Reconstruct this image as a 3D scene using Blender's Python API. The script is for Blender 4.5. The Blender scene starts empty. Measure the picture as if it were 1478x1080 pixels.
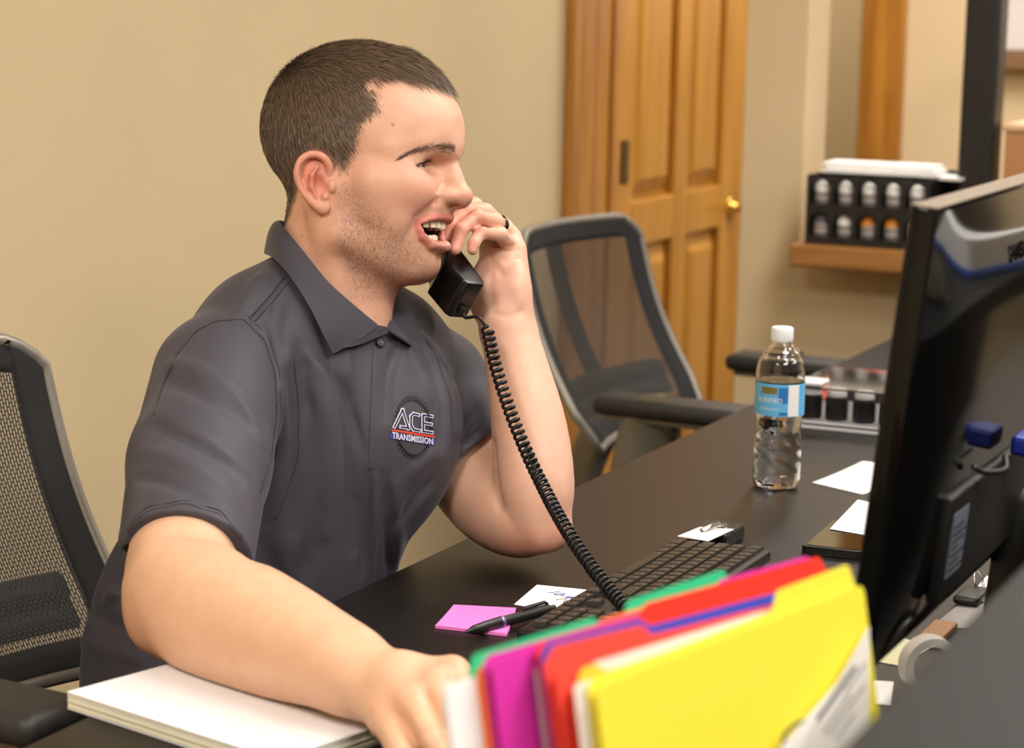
import bpy, bmesh, math, random
import numpy as np
from mathutils import Vector, Matrix, Quaternion
random.seed(7)
SC = bpy.context.scene
COL = SC.collection
PI = math.pi

# ------------------------------------------------------------------ camera
FPX = 3314.0
CAMLOC = Vector((0, 0, 1.36))
_az, _pt, _rl = math.radians(24.1), math.radians(9.25), 0.022
_f0 = Vector((math.cos(_az), math.sin(_az), 0))
_r0 = Vector((math.sin(_az), -math.cos(_az), 0))
CF = (_f0 * math.cos(_pt) + Vector((0, 0, -math.sin(_pt)))).normalized()
_u0 = _r0.cross(CF)
CR = _r0 * math.cos(_rl) + _u0 * math.sin(_rl)
CU = _u0 * math.cos(_rl) - _r0 * math.sin(_rl)
cam = bpy.data.cameras.new('camera')
camo = bpy.data.objects.new('camera', cam)
COL.objects.link(camo)
camo.matrix_world = Matrix(((CR.x, CU.x, -CF.x, CAMLOC.x), (CR.y, CU.y, -CF.y, CAMLOC.y), (CR.z, CU.z, -CF.z, CAMLOC.z), (0, 0, 0, 1)))
cam.sensor_width = 36
cam.sensor_fit = 'HORIZONTAL'
cam.lens = FPX / 1478 * 36
cam.clip_start = 0.05
cam.dof.use_dof = True
cam.dof.focus_distance = 2.47
cam.dof.aperture_fstop = 6.2
SC.camera = camo

# ------------------------------------------------------------------ world, lights, exposure
w = bpy.data.worlds.new('world')
SC.world = w
w.use_nodes = True
w.node_tree.nodes['Background'].inputs[0].default_value = (1.0, 0.95, 0.89, 1)
w.node_tree.nodes['Background'].inputs[1].default_value = 0.35
SC.view_settings.view_transform = 'Standard'
SC.view_settings.look = 'None'
SC.view_settings.exposure = 0.0
SC.view_settings.gamma = 1.0
SC.view_settings.use_curve_mapping = False
SC.cycles.use_denoising = True
SC.cycles.max_bounces = 8
SC.cycles.transmission_bounces = 12
SC.cycles.transparent_max_bounces = 12
SC.cycles.sample_clamp_indirect = 4.0
SC.cycles.caustics_reflective = False
SC.cycles.caustics_refractive = True

def area(name, loc, to, size, power, col=(1, 0.965, 0.91)):
    l = bpy.data.lights.new(name, 'AREA')
    l.shape = 'RECTANGLE'
    l.size, l.size_y = size
    l.energy = power
    l.color = col
    o = bpy.data.objects.new(name, l)
    COL.objects.link(o)
    o.location = loc
    o.rotation_euler = (Vector(to) - Vector(loc)).to_track_quat('-Z', 'Y').to_euler()
    return o

# ceiling troffers (each lamp sits just under its own fixture, built with the ceiling)
TROFFERS = [(1.55, -0.55), (3.2, 0.35), (-0.35, 0.9), (-0.3, -1.4), (5.6, 1.35), (6.0, -0.6), (3.3, -1.5), (7.7, 2.2)]  # the last one is unseen, added to brighten the hall wall
TPOWER = [37, 33, 52, 52, 36, 38, 20, 15]
for (x_, y_), p_ in zip(TROFFERS, TPOWER):
    area('troffer_light', (x_, y_, 2.66), (x_, y_, 0), (1.15, 0.55), p_)

# ------------------------------------------------------------------ helpers
def P(px, py, d):
    """world point on the ray of photo pixel (px, py) at depth d along the optical axis"""
    return CAMLOC + d * (CF + (px - 739) / FPX * CR + (540 - py) / FPX * CU)
def ray(px, py):
    px, py = float(px), float(py)
    return (CF + (px - 739) / FPX * CR + (540 - py) / FPX * CU)
def PZ(px, py, z):
    r = ray(px, py); return CAMLOC + r * ((z - CAMLOC.z) / r.z)
def PY(px, py, y):
    r = ray(px, py); return CAMLOC + r * ((y - CAMLOC.y) / r.y)
def PX(px, py, x):
    r = ray(px, py); return CAMLOC + r * ((x - CAMLOC.x) / r.x)

def lin(c):
    c = c / 255.0
    return c / 12.92 if c <= 0.04045 else ((c + 0.055) / 1.055) ** 2.4
def rgb(r, g, b):
    return (lin(r), lin(g), lin(b), 1)

MATS = {}
def mat(name, col, rough=0.5, metal=0.0, spec=0.5, noise=0.0, nscale=30.0, bump=0.0, bscale=80.0, **kw):
    if name in MATS: return MATS[name]
    m = bpy.data.materials.new(name); m.use_nodes = True
    nt = m.node_tree; b = nt.nodes['Principled BSDF']
    b.inputs['Base Color'].default_value = col
    b.inputs['Roughness'].default_value = rough
    b.inputs['Metallic'].default_value = metal
    b.inputs['Specular IOR Level'].default_value = spec
    for k, v in kw.items(): b.inputs[k.replace('_', ' ')].default_value = v
    if noise or bump:
        tc = nt.nodes.new('ShaderNodeTexCoord')
    if noise:
        n = nt.nodes.new('ShaderNodeTexNoise'); n.inputs['Scale'].default_value = nscale; n.inputs['Detail'].default_value = 4
        r = nt.nodes.new('ShaderNodeValToRGB')
        r.color_ramp.elements[0].position = 0.3; r.color_ramp.elements[1].position = 0.7
        r.color_ramp.elements[0].color = tuple(c * (1 - noise) for c in col[:3]) + (1,)
        r.color_ramp.elements[1].color = tuple(min(1, c * (1 + noise)) for c in col[:3]) + (1,)
        nt.links.new(tc.outputs['Object'], n.inputs['Vector']); nt.links.new(n.outputs['Fac'], r.inputs['Fac'])
        nt.links.new(r.outputs['Color'], b.inputs['Base Color'])
    if bump:
        n2 = nt.nodes.new('ShaderNodeTexNoise'); n2.inputs['Scale'].default_value = bscale; n2.inputs['Detail'].default_value = 3
        bp = nt.nodes.new('ShaderNodeBump'); bp.inputs['Strength'].default_value = bump; bp.inputs['Distance'].default_value = 0.002
        nt.links.new(tc.outputs['Object'], n2.inputs['Vector']); nt.links.new(n2.outputs['Fac'], bp.inputs['Height'])
        nt.links.new(bp.outputs['Normal'], b.inputs['Normal'])
    MATS[name] = m
    return m

def wood(name, c1, c2, scale=(1, 1, 1), rough=0.35, axis='Z'):
    if name in MATS: return MATS[name]
    m = bpy.data.materials.new(name); m.use_nodes = True
    nt = m.node_tree; b = nt.nodes['Principled BSDF']
    tc = nt.nodes.new('ShaderNodeTexCoord'); mp = nt.nodes.new('ShaderNodeMapping')
    s = {'X': (1.2, 22, 22), 'Y': (22, 1.2, 22), 'Z': (22, 22, 1.2)}[axis]
    mp.inputs['Scale'].default_value = tuple(a * q for a, q in zip(s, scale))
    n = nt.nodes.new('ShaderNodeTexNoise'); n.inputs['Scale'].default_value = 1.6; n.inputs['Detail'].default_value = 6; n.inputs['Roughness'].default_value = 0.65
    r = nt.nodes.new('ShaderNodeValToRGB')
    r.color_ramp.elements[0].position = 0.32; r.color_ramp.elements[1].position = 0.66
    r.color_ramp.elements[0].color = c1; r.color_ramp.elements[1].color = c2
    nt.links.new(tc.outputs['Object'], mp.inputs['Vector']); nt.links.new(mp.outputs['Vector'], n.inputs['Vector'])
    nt.links.new(n.outputs['Fac'], r.inputs['Fac']); nt.links.new(r.outputs['Color'], b.inputs['Base Color'])
    b.inputs['Roughness'].default_value = rough
    MATS[name] = m
    return m

def link(o, parent=None, local=False):
    COL.objects.link(o)
    if parent is not None:
        o.parent = parent
        if not local:
            o.matrix_parent_inverse = (Matrix.LocRotScale(parent.location, parent.rotation_euler, None)).inverted() if parent.parent is None else Matrix()
            if parent.parent is not None:
                # vertices are in world space: undo the whole chain
                m = Matrix.LocRotScale(parent.location, parent.rotation_euler, None)
                q = parent
                m = q.matrix_parent_inverse @ m
                q = q.parent
                m = Matrix.LocRotScale(q.location, q.rotation_euler, None) @ m
                o.matrix_parent_inverse = m.inverted()
    return o

def obj(name, bm, m, parent=None, smooth=False, local=False, angle=None):
    me = bpy.data.meshes.new(name)
    bmesh.ops.recalc_face_normals(bm, faces=bm.faces)
    bm.to_mesh(me); bm.free()
    ms = m if isinstance(m, (list, tuple)) else [m]
    for q in ms: me.materials.append(q)
    if smooth:
        me.shade_smooth()
        if angle: me.set_sharp_from_angle(angle=math.radians(angle))
    o = bpy.data.objects.new(name, me)
    return link(o, parent, local)

def meshobj(name, verts, faces, m, parent=None, smooth=True, local=False):
    me = bpy.data.meshes.new(name)
    me.from_pydata([tuple(map(float, v)) for v in verts], [], [tuple(map(int, f)) for f in faces])
    if m is not None: me.materials.append(m)
    if smooth: me.shade_smooth()
    o = bpy.data.objects.new(name, me)
    return link(o, parent, local)

def npobj(name, V, F, m, parent=None, smooth=True, cols=None):
    """fast mesh from numpy arrays: V (n,3), F (m,k) with constant k"""
    me = bpy.data.meshes.new(name)
    n, k = F.shape
    me.vertices.add(len(V)); me.vertices.foreach_set('co', np.ascontiguousarray(V, dtype=np.float32).ravel())
    me.loops.add(n * k); me.loops.foreach_set('vertex_index', np.ascontiguousarray(F, dtype=np.int32).ravel())
    me.polygons.add(n); me.polygons.foreach_set('loop_start', np.arange(0, n * k, k, dtype=np.int32))
    me.update(calc_edges=True)
    if m is not None: me.materials.append(m)
    if smooth: me.shade_smooth()
    if cols is not None:
        ca = me.color_attributes.new('Col', 'FLOAT_COLOR', 'POINT')
        c4 = np.ones((len(V), 4), np.float32); c4[:, :cols.shape[1]] = cols
        ca.data.foreach_set('color', c4.ravel())
    o = bpy.data.objects.new(name, me)
    return link(o, parent)

def thing(name, label, cat, loc=(0, 0, 0), rotz=0, group=None):
    o = bpy.data.objects.new(name, None); COL.objects.link(o)
    o.location = loc; o.rotation_euler = (0, 0, rotz); o.empty_display_size = 0.05
    return tag(o, label, cat, group)
def tag(o, label, cat, group=None):
    o['label'] = label; o['category'] = cat
    if group: o['group'] = group
    return o
def struct(o):
    o['kind'] = 'structure'; return o
def stuff(o):
    o['kind'] = 'stuff'; return o

def bx(bm, lo, hi, bev=0.0, seg=2, M=None):
    v = [bm.verts.new((x, y, z)) for x in (lo[0], hi[0]) for y in (lo[1], hi[1]) for z in (lo[2], hi[2])]
    fs = [bm.faces.new([v[i] for i in q]) for q in ((0, 1, 3, 2), (4, 6, 7, 5), (0, 4, 5, 1), (2, 3, 7, 6), (0, 2, 6, 4), (1, 5, 7, 3))]
    vs = v
    if bev > 0:
        es = list({e for f in fs for e in f.edges})
        r = bmesh.ops.bevel(bm, geom=es, offset=bev, segments=seg, affect='EDGES', profile=0.5)
        vs = list({q for f in r['faces'] for q in f.verts} | {q for q in v if q.is_valid})
    if M is not None:
        bmesh.ops.transform(bm, matrix=M, verts=vs)
    return vs
def box(lo, hi, bev=0.0, seg=2, M=None):
    bm = bmesh.new(); bx(bm, lo, hi, bev, seg, M); return bm

def lathe(bm, prof, n=32, M=None, cap=True):
    """prof: (r, z) list from bottom to top"""
    rings = []
    for r, z in prof:
        rings.append([bm.verts.new((r * math.cos(2 * PI * i / n), r * math.sin(2 * PI * i / n), z)) for i in range(n)])
    for a, b in zip(rings, rings[1:]):
        for i in range(n):
            bm.faces.new((a[i], a[(i + 1) % n], b[(i + 1) % n], b[i]))
    if cap:
        if prof[0][0] > 1e-5: bm.faces.new(list(reversed(rings[0])))
        if prof[-1][0] > 1e-5: bm.faces.new(rings[-1])
    if M is not None:
        bmesh.ops.transform(bm, matrix=M, verts=[v for r in rings for v in r])
    return rings

def frames(pts, up=None):
    T = []
    for i in range(len(pts)):
        a = pts[max(0, i - 1)]; b = pts[min(len(pts) - 1, i + 1)]
        T.append((b - a).normalized())
    n = T[0].orthogonal().normalized() if up is None else (up - T[0] * up.dot(T[0])).normalized()
    out = []
    for i, t in enumerate(T):
        n = (n - t * n.dot(t)).normalized()
        out.append((t, n, t.cross(n)))
    return out
def tube(bm, pts, r, n=8, cap=True, up=None, sx=1.0, sy=1.0):
    pts = [Vector(p) for p in pts]
    rs = r if isinstance(r, (list, tuple)) else [r] * len(pts)
    fr = frames(pts, up)
    rings = []
    for p, (t, a, b), q in zip(pts, fr, rs):
        rings.append([bm.verts.new(p + a * (q * sx * math.cos(2 * PI * i / n)) + b * (q * sy * math.sin(2 * PI * i / n))) for i in range(n)])
    for x, y in zip(rings, rings[1:]):
        for i in range(n):
            bm.faces.new((x[i], x[(i + 1) % n], y[(i + 1) % n], y[i]))
    if cap:
        bm.faces.new(list(reversed(rings[0]))); bm.faces.new(rings[-1])
    return rings
def spline(pts, n=8):
    """Catmull-Rom through pts"""
    pts = [Vector(p) for p in pts]
    q = [pts[0] * 2 - pts[1]] + pts + [pts[-1] * 2 - pts[-2]]
    out = []
    for i in range(1, len(q) - 2):
        a, b, c, d = q[i - 1:i + 3]
        for k in range(n):
            t = k / n
            out.append(0.5 * ((2 * b) + (c - a) * t + (2 * a - 5 * b + 4 * c - d) * t * t + (3 * b - a - 3 * c + d) * t ** 3))
    out.append(pts[-1])
    return out
def extrude_poly(bm, poly, d, M=None):
    """poly: 2-D outline (x,y), extruded from z=0 to z=d"""
    a = [bm.verts.new((x, y, 0)) for x, y in poly]; b = [bm.verts.new((x, y, d)) for x, y in poly]
    n = len(poly)
    bm.faces.new(list(reversed(a))); bm.faces.new(b)
    for i in range(n): bm.faces.new((a[i], a[(i + 1) % n], b[(i + 1) % n], b[i]))
    if M is not None: bmesh.ops.transform(bm, matrix=M, verts=a + b)
    return a + b
def rrect(w, h, r, n=4, cx=0, cy=0):
    out = []
    for sx, sy, a0 in ((1, 1, 0), (-1, 1, 90), (-1, -1, 180), (1, -1, 270)):
        for k in range(n + 1):
            a = math.radians(a0 + 90 * k / n)
            out.append((cx + sx * (w / 2 - r) + r * math.cos(a), cy + sy * (h / 2 - r) + r * math.sin(a)))
    return out
def basis(o, x, y, z):
    return Matrix(((x[0], y[0], z[0], o[0]), (x[1], y[1], z[1], o[1]), (x[2], y[2], z[2], o[2]), (0, 0, 0, 1)))

def textmesh(s, size=1.0, ext=0.0, offset=0.0, shear=0.0, align='CENTER', res=2):
    """verts, faces of a line of lettering in its own x-y plane"""
    c = bpy.data.curves.new('lettering', 'FONT'); c.body = s; c.size = size; c.extrude = ext; c.offset = offset; c.shear = shear
    c.align_x = align; c.align_y = 'CENTER'; c.resolution_u = res
    o = bpy.data.objects.new('lettering', c); COL.objects.link(o)
    bpy.context.view_layer.update()
    me = bpy.data.meshes.new_from_object(o.evaluated_get(bpy.context.evaluated_depsgraph_get()))
    V = [tuple(v.co) for v in me.vertices]; F = [tuple(p.vertices) for p in me.polygons]
    bpy.data.objects.remove(o); bpy.data.curves.remove(c); bpy.data.meshes.remove(me)
    return V, F
def textobj(name, s, size, M, m, parent=None, ext=0.0002, sx=1.0, **kw):
    V, F = textmesh(s, size, ext, **kw)
    V = [M @ Vector((v[0] * sx, v[1], v[2])) for v in V]
    return meshobj(name, V, F, m, parent, smooth=False)
# ================================================================== room
M_wall = mat('wall_paint', rgb(208, 186, 146), 0.75, noise=0.03, nscale=2.5, bump=0.05, bscale=260)
M_wall2 = mat('wall_paint_shelf_side', rgb(212, 190, 152), 0.75, noise=0.02, nscale=2.5, bump=0.05, bscale=260)
M_ceil = mat('ceiling_tile', rgb(228, 224, 214), 0.9, noise=0.05, nscale=60)
M_floor = mat('carpet', rgb(112, 98, 80), 0.95, noise=0.2, nscale=180)
M_oak = wood('oak_trim', rgb(138, 84, 24), rgb(186, 128, 48), rough=0.35)
M_oakdoor = wood('oak_door', rgb(156, 104, 28), rgb(186, 134, 48), rough=0.38)
M_oaksill = wood('oak_sill', rgb(128, 82, 36), rgb(172, 120, 62), rough=0.4, axis='Y')
M_black = mat('black_paint', rgb(26, 23, 22), 0.4)
M_brass = mat('brass', rgb(226, 186, 96), 0.18, metal=1.0)
M_hinge = mat('hinge_metal', rgb(150, 128, 84), 0.35, metal=1.0)
M_lampm = bpy.data.materials.new('lamp_diffuser'); M_lampm.use_nodes = True
M_lampm.node_tree.nodes['Principled BSDF'].inputs['Emission Color'].default_value = (1, 0.95, 0.87, 1)
M_lampm.node_tree.nodes['Principled BSDF'].inputs['Emission Strength'].default_value = 6.0
M_white = mat('white_paint', rgb(236, 236, 234), 0.5)

YW = 1.95
struct(obj('floor', box((-2, -2.8, -0.05), (9, 3.5, 0.0)), M_floor))
struct(obj('ceiling', box((-2, -2.8, 2.7), (9, 3.5, 2.75)), M_ceil))
DX0, DX1, DZ = 4.862, 5.875, 2.06
bm = bmesh.new()
bx(bm, (-2, YW, 0), (DX0, YW + 0.14, 2.7)); bx(bm, (DX1, YW, 0), (6.25, YW + 0.14, 2.7)); bx(bm, (DX0, YW, DZ), (DX1, YW + 0.14, 2.7))
struct(obj('wall_left', bm, M_wall))
struct(obj('wall_back', box((-2.14, -2.8, 0), (-2, 3.5, 2.7)), M_wall))
struct(obj('wall_right', box((-2, -2.94, 0), (9, -2.8, 2.7)), mat('wall_dark_brown', rgb(74, 58, 46), 0.7)))
# partition with the pass-through opening and its oak sill
SX = 4.75
bm = bmesh.new()
bx(bm, (SX, 1.454, 0), (SX + 0.16, 1.588, 2.7))
bx(bm, (SX, -2.8, 0), (SX + 0.16, 1.454, 0.828)); bx(bm, (SX, -2.8, 2.2), (SX + 0.16, 1.454, 2.7))
struct(obj('wall_partition', bm, M_wall2))
bm = bmesh.new()
bx(bm, (6.9, -2.8, 0), (7.0, 1.80, 2.7)); bx(bm, (6.9, 2.75, 0), (7.0, 3.5, 2.7)); bx(bm, (6.9, 1.80, 2.1), (7.0, 2.75, 2.7))
struct(obj('wall_far', bm, M_wall2))
struct(obj('wall_hall', box((8.4, -2.8, 0), (8.5, 3.5, 2.7)), M_wall))
struct(obj('wall_outer', box((-2, 3.5, 0), (9, 3.6, 2.7)), M_wall))
# oak casing round the far doorway
bm = bmesh.new()
bx(bm, (6.865, 1.80, 0), (6.9, 1.935, 2.1), 0.006); bx(bm, (6.865, 1.80, 2.1), (6.9, 2.85, 2.22), 0.006); bx(bm, (6.865, 2.75, 0), (6.9, 2.85, 2.1), 0.006)
struct(obj('trim_1', bm, M_oak))
# oak sill
M_sill = struct(obj('trim_2', box((4.55, -0.2, 0.828), (4.93, 1.414, 0.876), 0.006), M_oaksill))
# black post
struct(obj('trim_3', box((4.665, 1.028, 0.876), (4.745, 1.10, 2.2), 0.008), M_black))
# baseboard
struct(obj('baseboard_left', box((-2, YW - 0.015, 0), (DX0 - 0.12, YW, 0.09), 0.004), M_oak))
# door frame
bm = bmesh.new()
bx(bm, (4.60, YW - 0.022, 0), (4.872, YW, DZ + 0.1), 0.006)
bx(bm, (4.815, YW - 0.030, 0), (4.872, YW - 0.02, DZ + 0.1), 0.005)
bx(bm, (4.60, YW - 0.022, DZ), (6.0, YW, DZ + 0.12), 0.006)
bx(bm, (5.90, YW - 0.022, 0), (6.0, YW, DZ + 0.1), 0.006)
struct(obj('trim_4', bm, M_oak))
struct(obj('gap_shade_strip', box((4.862, YW + 0.055, 0), (4.97, YW + 0.11, DZ)), mat('gap_shade_dark', rgb(46, 30, 16), 0.6)))  # dark strip painted in for the shade of the gap beside the door
# the door: stiles, rails and raised panels
door = struct(obj('door_1', box((4.958, YW + 0.035, 0.01), (5.865, YW + 0.05, DZ - 0.01)), M_oakdoor))
y0, y1 = YW + 0.012, YW + 0.035
for a, b in ((4.958, 5.06), (5.345, 5.44), (5.70, 5.865)):
    obj('stile', box((a, y0, 0.01), (b, y1, DZ - 0.01), 0.005), M_oakdoor, door)
for a, b in ((5.06, 5.345), (5.44, 5.70)):
    for z0, z1 in ((0.01, 0.20), (0.785, 0.895), (1.62, 1.72), (1.95, DZ - 0.01)):
        obj('rail', box((a, y0, z0), (b, y1, z1), 0.005), M_oakdoor, door)
    for z0, z1 in ((0.20, 0.785), (0.895, 1.62), (1.72, 1.95)):
        bm = bmesh.new()
        q = [(a + 0.012, z0 + 0.012), (b - 0.012, z0 + 0.012), (b - 0.012, z1 - 0.012), (a + 0.012, z1 - 0.012)]
        p = [(a + 0.05, z0 + 0.05), (b - 0.05, z0 + 0.05), (b - 0.05, z1 - 0.05), (a + 0.05, z1 - 0.05)]
        A = [bm.verts.new((x, y1 - 0.001, z)) for x, z in q]; B = [bm.verts.new((x, y0 + 0.003, z)) for x, z in p]
        bm.faces.new(B)
        for i in range(4): bm.faces.new((A[i], A[(i + 1) % 4], B[(i + 1) % 4], B[i]))
        obj('panel', bm, M_oakdoor, door)
bm = bmesh.new()
lathe(bm, [(0.0, 0), (0.032, 0.001), (0.032, 0.006), (0.014, 0.010), (0.011, 0.03), (0.017, 0.036), (0.027, 0.046), (0.029, 0.056), (0.024, 0.066), (0.0, 0.069)], 24,
      basis((5.775, y0, 0.832), (1, 0, 0), (0, 0, 1), (0, -1, 0)))
obj('knob', bm, M_brass, door, True)['label'] = 'round brass knob'
bm = bmesh.new(); bx(bm, (4.872, YW - 0.024, 0.95), (4.945, YW + 0.02, 1.048), 0.002)
tube(bm, [(4.905, YW - 0.026, 0.948), (4.905, YW - 0.026, 1.05)], 0.010, 10)
obj('hinge', bm, M_hinge, door)
# ceiling lights: metal tray and diffuser, one thing each
for k, (x_, y_) in enumerate(TROFFERS):
    lab = ['ceiling light panel above the counter and the seated man', 'ceiling light panel over the far end of the desk', 'ceiling light panel behind the camera beside the long tan wall',
           'ceiling light panel behind the camera on the open side', 'ceiling light panel in the passage outside the oak door', 'ceiling light panel in the room beyond the opening',
           'ceiling light panel on the visitor side of the counter', 'unseen ceiling light panel added to brighten the hall behind the far doorway'][k]
    t = thing('ceiling_light', lab, 'light', (x_, y_, 2.7))
    bm = bmesh.new()
    for a, b in (((-0.61, -0.31), (0.61, -0.285)), ((-0.61, 0.285), (0.61, 0.31)), ((-0.61, -0.285), (-0.585, 0.285)), ((0.585, -0.285), (0.61, 0.285))):
        bx(bm, (a[0], a[1], -0.03), (b[0], b[1], 0.0))
    obj('frame', bm, M_white, t, local=True)
    obj('diffuser', box((-0.585, -0.285, -0.012), (0.585, 0.285, -0.004)), M_lampm, t, local=True)
# whiteboard and its tray on the far wall
wb = thing('whiteboard', 'white marker board with a brown tray on the far wall right of the black post', 'whiteboard', (6.9, 1.0, 1.2))
a_ = PX(1457, 78, 6.88)
obj('board', box((6.872, -0.2, 1.245), (6.898, a_.y + 0.06, 2.2), 0.003), mat('board_white', rgb(214, 208, 208), 0.25), wb)
obj('tray', box((6.83, -0.2, 1.19), (6.898, a_.y + 0.06, 1.24), 0.004), mat('board_tray', rgb(122, 92, 62), 0.5), wb)
# ================================================================== desk, counter, chairs
def desk_mat():
    m = mat('espresso_laminate', rgb(22, 18, 16), 0.40, spec=0.32)
    nt = m.node_tree; b = nt.nodes['Principled BSDF']
    tc = nt.nodes.new('ShaderNodeTexCoord'); mp = nt.nodes.new('ShaderNodeMapping'); mp.inputs['Scale'].default_value = (3, 60, 60)
    n = nt.nodes.new('ShaderNodeTexNoise'); n.inputs['Scale'].default_value = 2.0; n.inputs['Detail'].default_value = 5
    r = nt.nodes.new('ShaderNodeValToRGB'); r.color_ramp.elements[0].position = 0.35; r.color_ramp.elements[1].position = 0.7
    r.color_ramp.elements[0].color = rgb(18, 15, 13); r.color_ramp.elements[1].color = rgb(27, 22, 19)
    nt.links.new(tc.outputs['Object'], mp.inputs['Vector']); nt.links.new(mp.outputs['Vector'], n.inputs['Vector'])
    nt.links.new(n.outputs['Fac'], r.inputs['Fac']); nt.links.new(r.outputs['Color'], b.inputs['Base Color'])
    return m
M_desk = desk_mat()
M_ledge = mat('counter_laminate', rgb(21, 20, 19), 0.6, spec=0.22, noise=0.1, nscale=500, bump=0.05, bscale=700)
DT = 0.74
desk = thing('desk', 'long dark espresso desk running from the notepad to the shelf wall', 'desk', (2.7, 0.6, 0))
obj('desk_top', box((0.8, 0.065, DT - 0.03), (4.73, 1.11, DT), 0.002), M_desk, desk)
for x_ in (0.84, 2.9, 4.66):
    obj('end_panel', box((x_, 0.09, 0.0), (x_ + 0.03, 0.72, DT - 0.03)), M_desk, desk)
ctr = thing('reception_counter', 'raised charcoal transaction counter in the right foreground', 'counter', (1.7, 0.05, 0))
obj('counter_top', box((0.5, -0.12, 1.012), (3.0, 0.2525, 1.05), 0.003), M_ledge, ctr)
obj('front_panel', box((0.52, 0.02, 0.0), (2.98, 0.06, 1.012)), M_ledge, ctr)

M_mesh = bpy.data.materials.new('chair_mesh'); M_mesh.use_nodes = True
def build_mesh_mat():
    nt = M_mesh.node_tree; b = nt.nodes['Principled BSDF']; out = nt.nodes['Material Output']
    b.inputs['Base Color'].default_value = rgb(40, 36, 32); b.inputs['Roughness'].default_value = 0.6
    tc = nt.nodes.new('ShaderNodeTexCoord'); sp = nt.nodes.new('ShaderNodeSeparateXYZ'); cb = nt.nodes.new('ShaderNodeCombineXYZ')
    br = nt.nodes.new('ShaderNodeTexBrick'); br.inputs['Scale'].default_value = 1.0
    br.inputs['Brick Width'].default_value = 0.0088; br.inputs['Row Height'].default_value = 0.0038
    br.inputs['Mortar Size'].default_value = 0.00095; br.inputs['Mortar Smooth'].default_value = 0.2
    br.inputs['Color1'].default_value = (1, 1, 1, 1); br.inputs['Color2'].default_value = (1, 1, 1, 1); br.inputs['Mortar'].default_value = (0, 0, 0, 1)
    nt.links.new(tc.outputs['Object'], sp.inputs[0]); nt.links.new(sp.outputs['Z'], cb.inputs['X']); nt.links.new(sp.outputs['Y'], cb.inputs['Y'])
    nt.links.new(cb.outputs[0], br.inputs['Vector'])
    ml = nt.nodes.new('ShaderNodeMath'); ml.operation = 'MULTIPLY'; ml.inputs[1].default_value = 0.62
    nt.links.new(br.outputs['Color'], ml.inputs[0])
    tr = nt.nodes.new('ShaderNodeBsdfTransparent'); mx = nt.nodes.new('ShaderNodeMixShader')
    nt.links.new(ml.outputs[0], mx.inputs['Fac']); nt.links.new(b.outputs[0], mx.inputs[1]); nt.links.new(tr.outputs[0], mx.inputs[2])
    nt.links.new(mx.outputs[0], out.inputs['Surface'])
build_mesh_mat()
M_cframe = mat('chair_frame_grey', rgb(136, 130, 120), 0.4, metal=0.3)
M_cblack = mat('chair_black', rgb(28, 26, 25), 0.5)
M_cpad = mat('chair_arm_pad', rgb(34, 31, 30), 0.55, bump=0.1, bscale=400)
M_cfab = mat('chair_fabric', rgb(30, 28, 28), 0.9, bump=0.2, bscale=600)
M_cbracket = mat('chair_bracket', rgb(112, 104, 88), 0.45, metal=0.3)

def back_pt(u, v, off=0.0):
    """u across (-1..1), v up (0..1): the curved, reclined back of the chair, facing local +x"""
    k = max(0.0, (abs(u) - 0.70) / 0.30)
    vv = v * (1 - 0.10 * k ** 2.2)
    vv = vv + (0.5 - vv) * 0.0
    wv = 0.250 * (1 - 0.02 * v) * (1 - 0.10 * max(0, (0.2 - v) / 0.2))
    x = -0.185 - 0.30 * (max(v, 0.0) ** 1.15) * 0.52 + 0.045 * u * u - 0.03 * math.sin(v * PI)
    return Vector((x + off, wv * u, 0.588 + 0.370 * vv))
def grid_surface(bm, us, vs, off):
    g = [[bm.verts.new(back_pt(u, v, off)) for v in vs] for u in us]
    for a, b in zip(g, g[1:]):
        for k in range(len(vs) - 1): bm.faces.new((a[k], b[k], b[k + 1], a[k + 1]))
def lins(a, b, n): return [a + (b - a) * i / (n - 1) for i in range(n)]
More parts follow.
